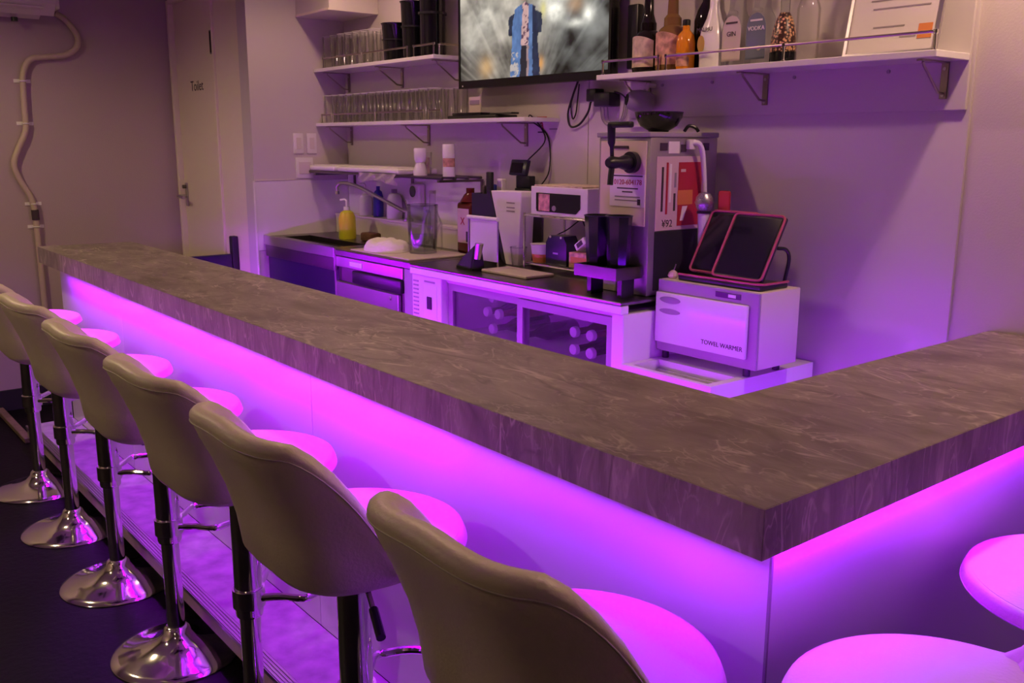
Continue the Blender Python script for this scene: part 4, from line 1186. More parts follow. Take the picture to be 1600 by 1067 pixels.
# leaning certificate
cf = thing('certificate_frame', 'grey framed certificate with red seal leaning at the end of the right shelf', 'certificate', (-0.77, 1.57, RZ))
tilt = Matrix.Rotation(math.radians(-11), 3, 'X')
pv = (-0.77, 1.552, RZ + 0.002)
def lean(name, x0, x1, y0, y1, z0, z1, m, par):
    b = new(); box(b, x0, x1, 1.552 + y0, 1.552 + y1, RZ + 0.002 + z0, RZ + 0.002 + z1, 0, 1, tilt, pv); return obj(name, b, m, par)
lean('backing', -0.915, -0.62, 0.004, 0.010, 0, 0.42, 'grey_plastic', cf)
pp = lean('paper_sheet', -0.905, -0.63, 0.002, 0.0038, 0.012, 0.41, 'wall_board', cf)
for q in ((-0.915, -0.905, 0, 0.42), (-0.63, -0.62, 0, 0.42), (-0.905, -0.63, 0, 0.012), (-0.905, -0.63, 0.408, 0.42)):
    lean('frame_bar', q[0], q[1], -0.004, 0.0038, q[2], q[3], 'steel', cf)
lean('red_seal', -0.685, -0.643, 0.0005, 0.0018, 0.045, 0.087, 'orange_print', pp)
for k, (xa, xb, z) in enumerate(((-0.74, -0.69, 0.052), (-0.83, -0.73, 0.085), (-0.84, -0.66, 0.14), (-0.85, -0.65, 0.165), (-0.83, -0.68, 0.20), (-0.85, -0.66, 0.235), (-0.82, -0.70, 0.30))):
    lean('print_line', xa, xb, 0.0008, 0.0018, z, z + 0.004, 'grey_print', pp)

# ------------------------------------------------------------------ wall bits right of centre
cm = thing('security_camera', 'grey egg-shaped security camera under the bottle shelf', 'camera', (-1.77, 1.60, 1.72))
b = new()
v = lathe(b, [(0, 0), (0.026, 0.0), (0.036, 0.012), (0.043, 0.045), (0.042, 0.08), (0.034, 0.098), (0, 0.10)], (0, 0, 0), 24)
rotm = Matrix.Rotation(math.radians(-32), 3, 'Z') @ Matrix.Rotation(math.radians(-98), 3, 'X')
bmesh.ops.rotate(b, verts=v, cent=(0, 0, 0), matrix=rotm); bmesh.ops.translate(b, verts=v, vec=(-1.815, 1.535, 1.762)); obj('camera_body', b, 'grey_plastic', cm)
b = new(); v = lathe(b, [(0, -0.004), (0.02, -0.004), (0.024, -0.0005), (0, -0.0005)], (0, 0, 0), 20)
bmesh.ops.rotate(b, verts=v, cent=(0, 0, 0), matrix=rotm); bmesh.ops.translate(b, verts=v, vec=(-1.815, 1.535, 1.762)); obj('lens', b, 'black_gloss', cm)
b = new(); tube(b, [(-1.77, 1.585, 1.795), (-1.77, 1.60, 1.815), (-1.77, 1.637, 1.815)], 0.009, 8); obj('mount', b, 'white_plastic', cm)
b = new(); box(b, -1.90, -1.83, 1.628, YB - 0.0005, 1.66, 1.69, 0.003, 1); solo('cable_cover', b, 'white_plastic', 'small white cable cover on the wall under the camera', 'cable cover')
ad = thing('power_adapter', 'black double power adapter hanging on the wall under the television corner', 'power adapter', (-2.03, 1.62, 1.74))
b = new(); box(b, -2.115, -2.06, 1.60, YB - 0.0005, 1.765, 1.815, 0.004, 2); obj('adapter_block', b, 'black_plastic', ad)
b = new(); box(b, -2.055, -1.965, 1.585, YB - 0.0005, 1.742, 1.797, 0.006, 2); obj('adapter_block', b, 'black_plastic', ad)
b = new(); tube(b, smooth_path([(-2.10, 1.615, 1.764), (-2.13, 1.625, 1.72), (-2.19, 1.635, 1.675), (-2.245, 1.635, 1.668), (-2.262, 1.635, 1.72), (-2.235, 1.635, 1.79), (-2.20, 1.632, 1.85)], 6), 0.0045, 8); obj('cord', b, 'black_matte', ad)
b = new(); tube(b, smooth_path([(-2.21, 1.635, 1.84), (-2.245, 1.637, 1.76), (-2.235, 1.637, 1.70), (-2.215, 1.637, 1.72), (-2.205, 1.637, 1.78), (-2.195, 1.635, 1.84)], 6), 0.003, 6); obj('cord', b, 'black_matte', ad)
b = new(); tube(b, smooth_path([(-1.97, 1.62, 1.80), (-1.92, 1.615, 1.785), (-1.87, 1.60, 1.755), (-1.835, 1.57, 1.735)], 6), 0.0035, 6); obj('cord', b, 'black_matte', ad)
for k in range(3):
    b = new(); tube(b, smooth_path([(-2.07 + 0.02 * k, 1.64, 1.745), (-2.06 + 0.02 * k, 1.643, 1.69), (-2.01 + 0.015 * k, 1.643, 1.665 + 0.01 * k), (-1.95 + 0.01 * k, 1.643, 1.70), (-1.93 + 0.01 * k, 1.64, 1.78)], 6), 0.0025, 6); obj('cord', b, 'grey_plastic', ad)
wsx = thing('wall_sticker', 'small pink payment sticker with a red letter on the wall under the television', 'sticker', (-2.42, YB - 0.002, 1.64))
b = new(); box(b, -2.49, -2.335, YB - 0.0012, YB - 0.0003, 1.636, 1.716); sp = obj('sheet', b, 'wall_board', wsx)
lettering('lettering', 'a', 0.062, 'red_print', sp, (-2.448, YB - 0.0014, 1.678), FACE_Y)
for (xa, xb, z, mm) in ((-2.482, -2.415, 1.709, 'red_print'), (-2.475, -2.42, 1.645, 'dark_print'), (-2.397, -2.345, 1.70, 'grey_print'), (-2.39, -2.35, 1.69, 'grey_print'), (-2.397, -2.345, 1.658, 'grey_print')):
    b = new(); box(b, xa, xb, YB - 0.0022, YB - 0.0013, z - 0.003, z + 0.003); obj('print_line', b, mm, sp)

# switches and outlet on the niche wall
for y0, y1, z0, z1, lab in ((1.303, 1.364, 1.534, 1.648, 'left of the two light switch plates on the purple-lit niche wall'), (1.386, 1.447, 1.534, 1.648, 'right of the two light switch plates on the purple-lit niche wall'), (1.312, 1.42, 1.395, 1.512, 'square wall outlet below the light switches')):
    t = thing('wall_switch', lab, 'switch', (XL, (y0 + y1) / 2, z0), None)
    b = new(); box(b, XL + 0.0005, XL + 0.009, y0, y1, z0, z1, 0.003, 2); obj('plate', b, 'white_plastic', t)
    b = new(); box(b, XL + 0.0092, XL + 0.012, y0 + 0.016, y1 - 0.016, z0 + 0.025, z1 - 0.025, 0.001, 1); obj('rocker', b, 'off_white', t)

# ------------------------------------------------------------------ air conditioner and pipe on the left wall
ac = thing('air_conditioner', 'white wall air conditioner with open flap at the top left', 'air conditioner', (XLW, 0.0, 2.30))
b = new()
prism(b, [(XLW + 0.001, 2.33), (XLW + 0.12, 2.30), (XLW + 0.19, 2.36), (XLW + 0.21, 2.58), (XLW + 0.17, 2.61), (XLW + 0.001, 2.61)], -0.42, 0.36, 'y'); obj('casing', b, 'off_white', ac)
b = new(); prism(b, [(XLW + 0.05, 2.285), (XLW + 0.175, 2.335), (XLW + 0.178, 2.343), (XLW + 0.05, 2.292)], -0.36, 0.295, 'y'); obj('flap', b, 'off_white', ac)
b = new(); box(b, XLW + 0.12, XLW + 0.185, -0.36, 0.30, 2.349, 2.358, 0, 1, Matrix.Rotation(math.radians(-40), 3, 'Y')); obj('outlet_slot', b, 'black_matte', ac)
b = new(); box(b, XLW + 0.002, XLW + 0.17, 0.3605, 0.385, 2.335, 2.60, 0.008, 2); obj('end_cap', b, 'off_white', ac)
b = new(); tube(b, [(XLW + 0.08, 0.16, 2.284), (XLW + 0.08, 0.16, 2.262)], 0.018, 14); obj('sensor_knob', b, 'black_plastic', ac)

pp_ = thing('wall_pipe', 'beige wavy drain pipe clamped to the left wall below the air conditioner', 'pipe', (XLW, 0.2, 0.14))
px = XLW + 0.022
path = smooth_path([(px, 0.395, 2.33), (px, 0.45, 2.29), (px, 0.502, 2.21), (px, 0.49, 2.14), (px, 0.42, 2.095), (px, 0.32, 2.08), (px, 0.235, 2.062), (px, 0.192, 1.99), (px, 0.182, 1.90), (px, 0.178, 1.78), (px, 0.172, 1.66), (px, 0.125, 1.56), (px, 0.092, 1.47), (px, 0.112, 1.38), (px, 0.16, 1.28), (px, 0.176, 1.20)], 6)
b = new(); tube(b, path, 0.017, 12); obj('flexible_pipe', b, 'pipe_beige', pp_)
b = new(); tube(b, [(px, 0.177, 1.20), (px, 0.178, 1.14)], 0.021, 12); obj('coupling', b, 'dark_print', pp_)
b = new(); tube(b, [(px, 0.178, 1.1395), (px, 0.178, 0.13)], 0.017, 12); obj('straight_pipe', b, 'pipe_beige', pp_)
for y, z in ((0.183, 1.94), (0.176, 1.70), (0.176, 1.235), (0.178, 1.10)):
    b = new(); box(b, XLW + 0.0005, XLW + 0.004, y - 0.045, y + 0.045, z - 0.010, z + 0.010, 0.001, 1)
    tube(b, [(px + 0.0185 * math.cos(a), y + 0.0185 * math.sin(a), z) for a in [2 * PI * k / 16 for k in range(16)]], 0.004, 6, True)
    obj('clamp', b, 'white_plastic', pp_)

# ------------------------------------------------------------------ rack and clutter round the sink
rk = thing('dish_shelf', 'long steel pipe dish shelf on the wall above the sink', 'dish shelf', (-3.5, 1.5, 1.42))
for y in (1.395, 1.47, 1.545, 1.62):
    b = new(); tube(b, [(XL + 0.01, y, 1.434), (-2.86, y, 1.434)], 0.007, 8); obj('shelf_bar', b, 'steel_dark', rk)
for x in (-4.12, -3.5, -2.88):
    b = new(); box(b, x - 0.01, x + 0.01, 1.385, YB - 0.0065, 1.415, 1.4265, 0.001, 1); br = obj('bracket', b, 'steel_dark', rk)
    b = new(); box(b, x - 0.01, x + 0.01, YB - 0.012, YB - 0.0065, 1.345, 1.4148); obj('bracket_strap', b, 'steel_dark', br)
for x0, x1, lab in ((-4.185, -3.90, 'shorter white tray on the dish shelf, next to the niche wall'), (-3.86, -3.235, 'longer white tray on the dish shelf above the faucet')):
    t = thing('white_tray', lab, 'tray', ((x0 + x1) / 2, 1.5, 1.4415), 'white trays on the dish shelf')
    b = new(); box(b, x0, x1, 1.385, 1.625, 1.442, 1.470, 0.010, 3); obj('tray_body', b, 'white_gloss', t)
    b = new(); box(b, x0 + 0.02, x1 - 0.02, 1.405, 1.605, 1.4702, 1.474, 0.001, 1); obj('tray_top', b, 'white_plastic', t)
t = thing('salt_mill', 'white waisted dispenser at the front of the dish shelf', 'dispenser', (-3.09, 1.42, 1.442))
b = new(); lathe(b, [(0, 0), (0.034, 0), (0.034, 0.02), (0.027, 0.045), (0.020, 0.062), (0, 0.062)], (-3.10, 1.43, 1.4415), 22); obj('base', b, 'white_gloss', t)
b = new(); lathe(b, [(0, 0.0625), (0.024, 0.0625), (0.030, 0.078), (0.031, 0.125), (0.028, 0.13), (0, 0.13)], (-3.10, 1.43, 1.4415), 22); obj('cap', b, 'white_gloss', t)
t = thing('seasoning_bottle', 'white seasoning bottle with brown band at the end of the dish shelf', 'bottle', (-2.90, 1.47, 1.442))
b = new(); lathe(b, [(0, 0), (0.030, 0), (0.030, 0.045), (0, 0.045)], (-2.90, 1.46, 1.4415), 20); obj('base', b, 'white_gloss', t)
b = new(); lathe(b, [(0, 0.0452), (0.0285, 0.0452), (0.0285, 0.085), (0, 0.085)], (-2.90, 1.46, 1.4415), 20); obj('band', b, 'label_copper', t)
b = new(); lathe(b, [(0, 0.0852), (0.030, 0.0852), (0.030, 0.145), (0.027, 0.15), (0, 0.15)], (-2.90, 1.46, 1.4415), 20); obj('cap', b, 'white_gloss', t)
t = thing('glass_jar', 'clear glass with yellowish contents on the dish shelf', 'jar', (-3.18, 1.50, 1.442))
b = new(); lathe(b, [(0, 0.004), (0.028, 0.004), (0.032, 0.11), (0.034, 0.11), (0.030, 0), (0, 0)], (-3.19, 1.52, 1.4415), 18); obj('glass_wall', b, 'glass', t)
b = new(); lathe(b, [(0, 0.005), (0.022, 0.005), (0.022, 0.085), (0, 0.085)], (-3.19, 1.52, 1.4415), 14); obj('contents', b, 'label_cream', t)

def drape(name, label, x0, x1, ytop, ztop, drop_f, m='cloth_white'):
    b = new()
    n, k_ = 16, 10
    grid = []
    for i in range(n + 1):
        x = x0 + (x1 - x0) * i / n
        row = []
        for j in range(k_ + 1):
            s_ = j / k_
            d = drop_f(i / n)
            if s_ < 0.4:
                y, z = ytop + 0.10 * (0.4 - s_) / 0.4, ztop + 0.009
            else:
                y, z = ytop - 0.012 - 0.008 * math.sin(i * 1.3 + j), ztop + 0.009 - d * (s_ - 0.4) / 0.6
            row.append(b.verts.new((x + 0.006 * math.sin(j * 1.1 + i), y, z)))
        grid.append(row)
    for i in range(n):
        for j in range(k_):
            b.faces.new((grid[i][j], grid[i + 1][j], grid[i + 1][j + 1], grid[i][j + 1]))
    r = bmesh.ops.solidify(b, geom=list(b.faces), thickness=0.003)
    return solo(name, b, m, label, 'cloth', None, None, 80)
drape('hanging_cloth', 'white cloth hung over the front bar of the dish shelf', -3.62, -3.25, 1.392, 1.434, lambda f: 0.035 + 0.04 * abs(f - 0.45))

def pump_bottle(name, label, x, y, z, r, h, m, cm_, pump=True, cat='bottle'):
    t = thing(name, label, cat, (x, y, z))
    b = new(); lathe(b, [(0, 0), (r, 0), (r * 1.03, 0.008), (r, h * 0.75), (r * 0.75, h * 0.93), (r * 0.35, h), (0, h)], (x, y, z + 0.0006), 22); obj('bottle_body', b, m, t)
    b = new(); lathe(b, [(0, h + 0.0008), (r * 0.38, h + 0.0008), (r * 0.38, h + 0.02), (0, h + 0.02)], (x, y, z), 14); c_ = obj('collar', b, cm_, t)
    if pump:
        b = new(); tube(b, [(x, y, z + h + 0.0205), (x, y, z + h + 0.05), (x - 0.01, y - 0.003, z + h + 0.058), (x - 0.045, y - 0.012, z + h + 0.054)], 0.006, 8); obj('pump_head', b, cm_, c_)
    return t
pump_bottle('dish_soap', 'yellow dish soap bottle with white pump standing by the sink', -3.79, 1.40, KT, 0.046, 0.155, 'yellow_plastic', 'white_gloss')
pump_bottle('hand_soap', 'white soap bottle on the ledge behind the yellow bottle', -3.93, 1.60, 1.19, 0.036, 0.12, 'white_plastic', 'white_plastic')
pump_bottle('blue_spray', 'blue cleaning bottle on the ledge below the dish shelf', -3.79, 1.60, 1.19, 0.028, 0.15, 'blue_plastic', 'blue_plastic', False)
pump_bottle('detergent_bottle', 'white detergent bottle on the ledge below the hanging cloth', -3.62, 1.60, 1.19, 0.042, 0.14, 'white_plastic', 'grey_plastic', False)
t = thing('soap_dispenser', 'grey wall soap dispenser with black window below the hanging cloth', 'dispenser', (-3.45, 1.62, 1.20))
b = new(); box(b, -3.485, -3.375, 1.602, YB - 0.0065, 1.262, 1.385, 0.014, 3); obj('dispenser_case', b, 'white_plastic', t)
b = new(); oval(b, -3.467, -3.410, 1.315, 1.375, 1.5995, 1.6015); obj('window', b, 'black_gloss', t)
b = new(); box(b, -3.655, -3.545, 1.40, 1.47, KT + 0.0005, KT + 0.045, 0.010, 2); solo('sponge', b, 'sponge_brown', 'brown sponge lying at the back of the sink', 'sponge')

# dish mat, crumpled cloth
b = new(); box(b, -3.27, -2.74, 1.125, 1.46, KT + 0.0004, KT + 0.008, 0.002, 1); solo('dish_mat', b, 'label_grey', 'thin beige drying mat on the counter beside the sink', 'mat')
b = new()
N_ = 22
gr = []
for i in range(N_ + 1):
    row = []
    for j in range(N_ + 1):
        u, v = i / N_ * 2 - 1, j / N_ * 2 - 1
        u, v = u * math.sqrt(1 - v * v / 2), v * math.sqrt(1 - u * u / 2)      # square to disc
        r2 = min(1.0, u * u + v * v)
        h_ = (1 - r2 ** 2.5) ** 0.6 * (0.030 + 0.05 * fbm(u * 1.6 + 4, v * 1.6, 31) * (0.6 + 0.8 * fbm(u * 4, v * 4, 13)))
        row.append(b.verts.new((-3.11 + u * 0.135, 1.235 + v * 0.095 * (1 + 0.15 * fbm(u * 3, v, 7)), KT + 0.0092 + h_)))
    gr.append(row)
for i in range(N_):
    for j in range(N_):
        b.faces.new((gr[i][j], gr[i + 1][j], gr[i + 1][j + 1], gr[i][j + 1]))
solo('folded_cloth', b, 'cloth_white', 'white crumpled cloth on the drying mat', 'cloth', None, None, 180)

# glass pitcher, carafe, liquor jug
t = thing('glass_pitcher', 'large clear glass pitcher standing on the drying mat', 'pitcher', (-2.92, 1.33, KT + 0.0085))
b = new(); lathe(b, [(0, 0.012), (0.060, 0.012), (0.066, 0.10), (0.070, 0.225), (0.073, 0.225), (0.070, 0.10), (0.064, 0.0), (0, 0)], (-2.92, 1.32, KT + 0.0085), 26); obj('glass_wall', b, 'glass_gray', t)
b = new(); tube(b, [(-2.92 + 0.0715 * math.cos(2 * PI * k / 26), 1.32 + 0.0715 * math.sin(2 * PI * k / 26), KT + 0.2335) for k in range(26)], 0.0025, 6, True); obj('rim', b, 'glass_gray', t)
b = new(); tube(b, smooth_path([(-2.852, 1.30, KT + 0.21), (-2.81, 1.285, KT + 0.20), (-2.80, 1.28, KT + 0.13), (-2.855, 1.302, KT + 0.06)], 6), 0.008, 8); obj('handle', b, 'glass_gray', t)
b = new(); lathe(b, [(0, 0.013), (0.059, 0.013), (0.0635, 0.085), (0, 0.085)], (-2.92, 1.32, KT + 0.0085), 22); obj('water', b, 'glass_gray', t)
t = thing('glass_carafe', 'narrow-necked clear carafe behind the pitcher', 'carafe', (-3.02, 1.42, KT + 0.0085))
b = new(); lathe(b, [(0, 0), (0.045, 0), (0.048, 0.01), (0.046, 0.13), (0.03, 0.17), (0.018, 0.20), (0.016, 0.27), (0.014, 0.27), (0.016, 0.20), (0.04, 0.13), (0, 0.012)], (-2.99, 1.425, KT + 0.0085), 22); obj('glass_wall', b, 'glass', t)
b = new(); lathe(b, [(0, 0.2705), (0.017, 0.2705), (0.017, 0.285), (0, 0.285)], (-2.99, 1.425, KT + 0.0085), 14); obj('stopper', b, 'steel', t)
t = thing('liquor_jug', 'large reddish-brown plastic liquor jug with pink label', 'jug', (-2.81, 1.44, KT))
b = new(); box(b, -2.868, -2.748, 1.475, 1.560, KT + 0.0005, KT + 0.245, 0.018, 3); obj('jug_body', b, 'red_liquor', t)
b = new(); lathe(b, [(0, 0.246), (0.05, 0.246), (0.03, 0.28), (0.02, 0.288), (0.02, 0.31), (0, 0.31)], (-2.808, 1.517, KT), 18); obj('neck', b, 'red_liquor', t)
b = new(); box(b, -2.852, -2.764, 1.4735, 1.4746, KT + 0.055, KT + 0.215); lb = obj('paper_label', b, 'pink_paper', t)
lettering('lettering', 'X', 0.05, 'red_print', lb, (-2.812, 1.4730, KT + 0.155), FACE_Y)
b = new(); box(b, -2.785, -2.770, 1.4727, 1.4734, KT + 0.06, KT + 0.11); obj('print_line', b, 'dark_print', lb)
t = thing('blue_lighter_wand', 'dark blue handle standing behind the liquor jug', 'handle', (-2.73, 1.55, KT))
b = new(); lathe(b, [(0, 0.0005), (0.03, 0.0005), (0.03, 0.20), (0, 0.20)], (-2.715, 1.59, KT), 16); obj('holder', b, 'black_plastic', t)
b = new(); lathe(b, [(0, 0.2005), (0.018, 0.2005), (0.022, 0.25), (0.021, 0.30), (0.014, 0.325), (0, 0.33)], (-2.715, 1.59, KT), 16); obj('grip', b, 'blue_plastic', t)

# black caddy with remotes and terminal
t = thing('black_caddy', 'tall black square caddy standing by the wall behind the white board', 'caddy', (-2.6, 1.47, KT))
b = new()
for q in ((-2.685, -2.535, 1.435, 1.440), (-2.685, -2.535, 1.540, 1.545), (-2.685, -2.680, 1.440, 1.540), (-2.540, -2.535, 1.440, 1.540)):
    box(b, q[0], q[1], q[2], q[3], KT + 0.0005, 1.375)
box(b, -2.68, -2.54, 1.44, 1.54, KT + 0.0005, 1.30)
obj('caddy_box', b, 'black_matte', t)
b = new(); box(b, -2.625, -2.590, 1.47, 1.49, 1.3005, 1.470, 0.004, 2); solo('remote_control', b, 'black_plastic', 'black remote control standing in the caddy', 'remote')
t = thing('white_gadget', 'small white box with grey face standing in the caddy', 'gadget', (-2.56, 1.50, 1.30))
b = new(); box(b, -2.585, -2.545, 1.50, 1.525, 1.3005, 1.44, 0.003, 1); obj('case', b, 'white_plastic', t)
b = new(); box(b, -2.579, -2.551, 1.4988, 1.4998, 1.39, 1.43); obj('face', b, 'grey_plastic', t)
t = thing('figurine', 'tiny grey figurine in the left corner of the caddy', 'figurine', (-2.66, 1.50, 1.30))
b = new(); lathe(b, [(0, 0), (0.014, 0), (0.016, 0.05), (0.010, 0.075), (0.013, 0.09), (0.010, 0.105), (0, 0.11)], (-2.66, 1.49, 1.3005), 12); obj('body', b, 'steel_dark', t)
b = new(); tube(b, [(-2.665, 1.49, 1.408), (-2.662, 1.49, 1.43)], 0.003, 6); obj('tip', b, 'steel', t)
t = thing('card_terminal', 'dark navy card terminal on a stand behind the white folder', 'terminal', (-2.47, 1.58, KT))
b = new(); box(b, -2.53, -2.42, 1.56, 1.63, KT + 0.0005, 1.40, 0.004, 2); obj('stand', b, 'black_plastic', t)
b = new(); box(b, -2.515, -2.42, 1.555, 1.59, 1.4005, 1.455, 0.004, 2); obj('lower_unit', b, 'navy_board', t)
b = new(); box(b, -2.545, -2.43, 1.545, 1.565, 1.4555, 1.525, 0.004, 2, Matrix.Rotation(-0.25, 3, 'X')); hd_ = obj('terminal_head', b, 'navy_board', t)
b = new(); box(b, -2.533, -2.455, 1.542, 1.5445, 1.468, 1.512, 0, 1, Matrix.Rotation(-0.25, 3, 'X')); obj('display', b, 'black_gloss', hd_)
for k, (a, c) in enumerate((((-2.49, 1.60, 1.52), (-2.44, 1.64, 1.66)), ((-2.42, 1.61, 1.40), (-2.40, 1.645, 1.62)))):
    b = new(); tube(b, smooth_path([a, ((a[0] + c[0]) / 2 + 0.05 - 0.02 * k, 1.635, a[2] + 0.08), c, (c[0] - 0.08, 1.64, c[2] + 0.06), (-2.53, 1.64, 1.687)], 6), 0.003, 6); obj('cord', b, 'black_matte', t)
# white folder with black slanted spine
t = thing('white_folder_bin', 'white tapered folder bin with black slanted spine', 'folder bin', (-2.38, 1.42, KT))
b = new(); prism(b, [(-2.392, KT + 0.001), (-2.305, KT + 0.001), (-2.285, 1.398), (-2.498, 1.394)], 1.40, 1.475, 'y'); bmesh.ops.bevel(b, geom=list(b.edges), offset=0.003, segments=1, affect='EDGES'); obj('bin_body', b, 'white_plastic', t)
b = new(); prism(b, [(-2.418, KT + 0.02), (-2.393, KT + 0.004), (-2.4995, 1.392), (-2.522, 1.392)], 1.398, 1.47, 'y'); obj('spine', b, 'black_matte', t)
for z in (1.345, 1.325, 1.31):
    b = new(); box(b, -2.385, -2.33, 1.3985, 1.3996, z, z + 0.005); obj('print_line', b, 'grey_print', t)
# white board on wire stand
t = thing('white_board_stand', 'small white board with rolled top edge on a wire stand', 'board', (-2.38, 1.25, KT))
b = new(); box(b, -2.465, -2.275, 1.262, 1.268, KT + 0.03, 1.285, 0.001, 1); obj('board', b, 'white_plastic', t)
b = new(); tube(b, [(-2.478, 1.262, 1.288), (-2.27, 1.262, 1.288)], 0.009, 10); obj('top_roll', b, 'white_gloss', t)
for x in (-2.474, -2.27):
    b = new(); tube(b, [(x, 1.262, 1.28), (x, 1.262, KT + 0.0045), (x, 1.33, KT + 0.0045)], 0.004, 8); obj('leg', b, 'steel', t)
# black pouch with silver cup
t = thing('black_pouch', 'black cone-shaped pouch lying on the counter in front of the white board', 'pouch', (-2.37, 1.19, KT))
b = new()
base_ = [(-2.455, 1.165), (-2.31, 1.15), (-2.285, 1.21), (-2.43, 1.225)]
vv = [b.verts.new((x, y, KT + 0.0005)) for x, y in base_]
up_ = [b.verts.new(p) for p in ((-2.40, 1.180, KT + 0.045), (-2.305, 1.172, KT + 0.118), (-2.29, 1.195, KT + 0.12), (-2.39, 1.205, KT + 0.05))]
b.faces.new(vv); b.faces.new(up_)
for k in range(4):
    b.faces.new((vv[k], vv[(k + 1) % 4], up_[(k + 1) % 4], up_[k]))
bmesh.ops.bevel(b, geom=list(b.edges), offset=0.008, segments=2, affect='EDGES'); obj('pouch_body', b, 'black_matte', t)
b = new(); tube(b, [(-2.296, 1.175, KT + 0.05), (-2.285, 1.178, KT + 0.115)], [0.014, 0.018], 14); obj('silver_end', b, 'steel', t)
t = thing('clear_cup', 'clear plastic cup between the white board and the wire rack', 'cup', (-2.285, 1.385, KT))
b = new(); lathe(b, [(0, 0.004), (0.026, 0.004), (0.035, 0.085), (0.037, 0.085), (0.028, 0), (0, 0)], (-2.285, 1.385, KT + 0.0005), 18); obj('cup_wall', b, 'glass', t)
b = new(); tube(b, [(-2.285 + 0.036 * math.cos(2 * PI * k / 18), 1.385 + 0.036 * math.sin(2 * PI * k / 18), KT + 0.086) for k in range(18)], 0.002, 6, True); obj('lip', b, 'glass_gray', t)
b = new(); box(b, -2.27, -1.98, 1.175, 1.32, KT + 0.0005, KT + 0.012, 0.003, 1); solo('cutting_board', b, 'label_grey', 'thin beige cutting board on the steel worktop', 'cutting board')

# wire rack with white carton and small goods
RX0, RX1, RY0, RY1 = -2.235, -1.835, 1.375, 1.60
t = thing('wire_rack', 'two-tier wire rack holding the white carton', 'rack', (-2.04, 1.49, KT))
for x in (RX0, RX1):
    for y in (RY0, RY1):
        b = new(); tube(b, [(x, y, KT + 0.0005), (x, y, 1.315)], 0.005, 8); obj('leg', b, 'chrome', t)
for z in (1.105, 1.305):
    b = new(); tube(b, [(RX0, RY0, z), (RX1, RY0, z), (RX1, RY1, z), (RX0, RY1, z)], 0.004, 6, True); tr_ = obj('tier_frame', b, 'chrome', t)
    for k in range(9):
        y = RY0 + 0.02 + k * (RY1 - RY0 - 0.04) / 8
        b = new(); tube(b, [(RX0, y, z), (RX1, y, z)], 0.0022, 6); obj('tier_wire', b, 'chrome', tr_)
t = thing('white_carton', 'white carton with a dark display window on top of the wire rack', 'carton', (-2.03, 1.48, 1.31))
b = new(); box(b, -2.205, -1.865, 1.385, 1.585, 1.3095, 1.425, 0.002, 1); obj('box_body', b, 'white_plastic', t)
b = new(); prism(b, [(-2.165, 1.325), (-1.93, 1.325), (-1.905, 1.345), (-1.905, 1.40), (-2.17, 1.40), (-2.17, 1.335)], 1.3825, 1.3848, 'y'); w_ = obj('window', b, 'black_gloss', t)
b = new(); box(b, -2.152, -2.085, 1.3812, 1.3823, 1.328, 1.396); obj('brown_item', b, 'label_copper', w_)
b = new(); oval(b, -2.07, -2.045, 1.33, 1.352, 1.381, 1.3823); obj('silver_item', b, 'steel', w_)
b = new(); box(b, -2.19, -1.90, 1.39, 1.57, 1.4255, 1.431, 0.001, 1); obj('top_flap', b, 'label_cream', t)
TZ_ = 1.1095
t = thing('noodle_cup', 'white and orange instant noodle cup in the wire rack', 'cup', (-2.18, 1.42, TZ_))
b = new(); lathe(b, [(0, 0), (0.034, 0), (0.0385, 0.035), (0, 0.035)], (-2.185, 1.425, TZ_), 22); obj('lower_sleeve', b, 'orange_print', t)
b = new(); lathe(b, [(0, 0.0352), (0.0385, 0.0352), (0.044, 0.075), (0.046, 0.077), (0, 0.079)], (-2.185, 1.425, TZ_), 22); obj('cup_body', b, 'white_plastic', t)
t = thing('router_box', 'navy-black box with two small lights in the wire rack', 'box', (-2.06, 1.44, TZ_))
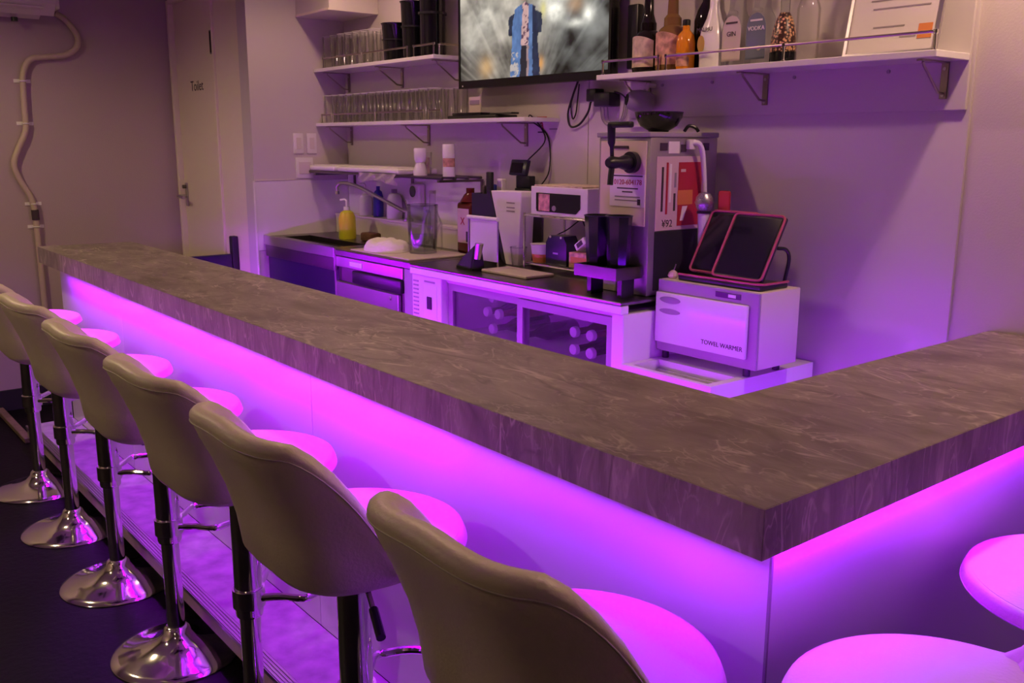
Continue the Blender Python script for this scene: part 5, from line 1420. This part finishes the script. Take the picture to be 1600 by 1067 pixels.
b = new(); prism(b, [(-2.125, TZ_), (-2.0, TZ_), (-2.0, TZ_ + 0.09), (-2.02, TZ_ + 0.12), (-2.105, TZ_ + 0.12), (-2.125, TZ_ + 0.09)], 1.40, 1.47, 'y'); obj('case', b, 'navy_board', t)
for x in (-2.095, -2.03):
    b = new(); tube(b, [(x, 1.3985, TZ_ + 0.115), (x, 1.395, TZ_ + 0.115)], 0.005, 8); obj('light_dot', b, 'paper', t)
b = new(); box(b, -2.08, -2.05, 1.3985, 1.3996, TZ_ + 0.045, TZ_ + 0.052); obj('logo_bar', b, 'steel', t)
t = thing('snack_box', 'salmon-orange printed snack box in the wire rack', 'box', (-1.93, 1.43, TZ_))
b = new(); box(b, -1.985, -1.87, 1.40, 1.46, TZ_, TZ_ + 0.062, 0.002, 1); obj('box_body', b, 'label_copper', t)
b = new(); box(b, -1.972, -1.883, 1.3985, 1.3996, TZ_ + 0.018, TZ_ + 0.045); obj('print_block', b, 'orange_print', t)
t = thing('label_gun', 'grey and black handheld scanner lying on the snack box', 'scanner', (-1.92, 1.44, TZ_ + 0.065))
rg = Matrix.Rotation(-0.6, 3, 'Y')
b = new(); box(b, -1.965, -1.90, 1.41, 1.445, TZ_ + 0.082, TZ_ + 0.112, 0.004, 2, rg); obj('head', b, 'white_plastic', t)
b = new(); box(b, -1.95, -1.915, 1.4085, 1.4098, TZ_ + 0.088, TZ_ + 0.106, 0, 1, rg, (-1.9325, 1.4275, TZ_ + 0.097)); obj('window', b, 'dark_print', t)
b = new(); tube(b, [(-1.905, 1.43, TZ_ + 0.112), (-1.86, 1.43, TZ_ + 0.145)], 0.013, 10); obj('handle', b, 'black_plastic', t)
b = new(); tube(b, smooth_path([(-2.0, 1.5, TZ_ + 0.16), (-2.08, 1.55, TZ_ + 0.175), (-2.17, 1.56, TZ_ + 0.13), (-2.20, 1.5, TZ_ + 0.09), (-2.21, 1.46, TZ_ + 0.004)], 6), 0.003, 6); solo('thin_cable', b, 'black_matte', 'thin black cable looping inside the wire rack', 'cable')

for o in bpy.data.objects:
    if '_o' in o:
        del o['_o']
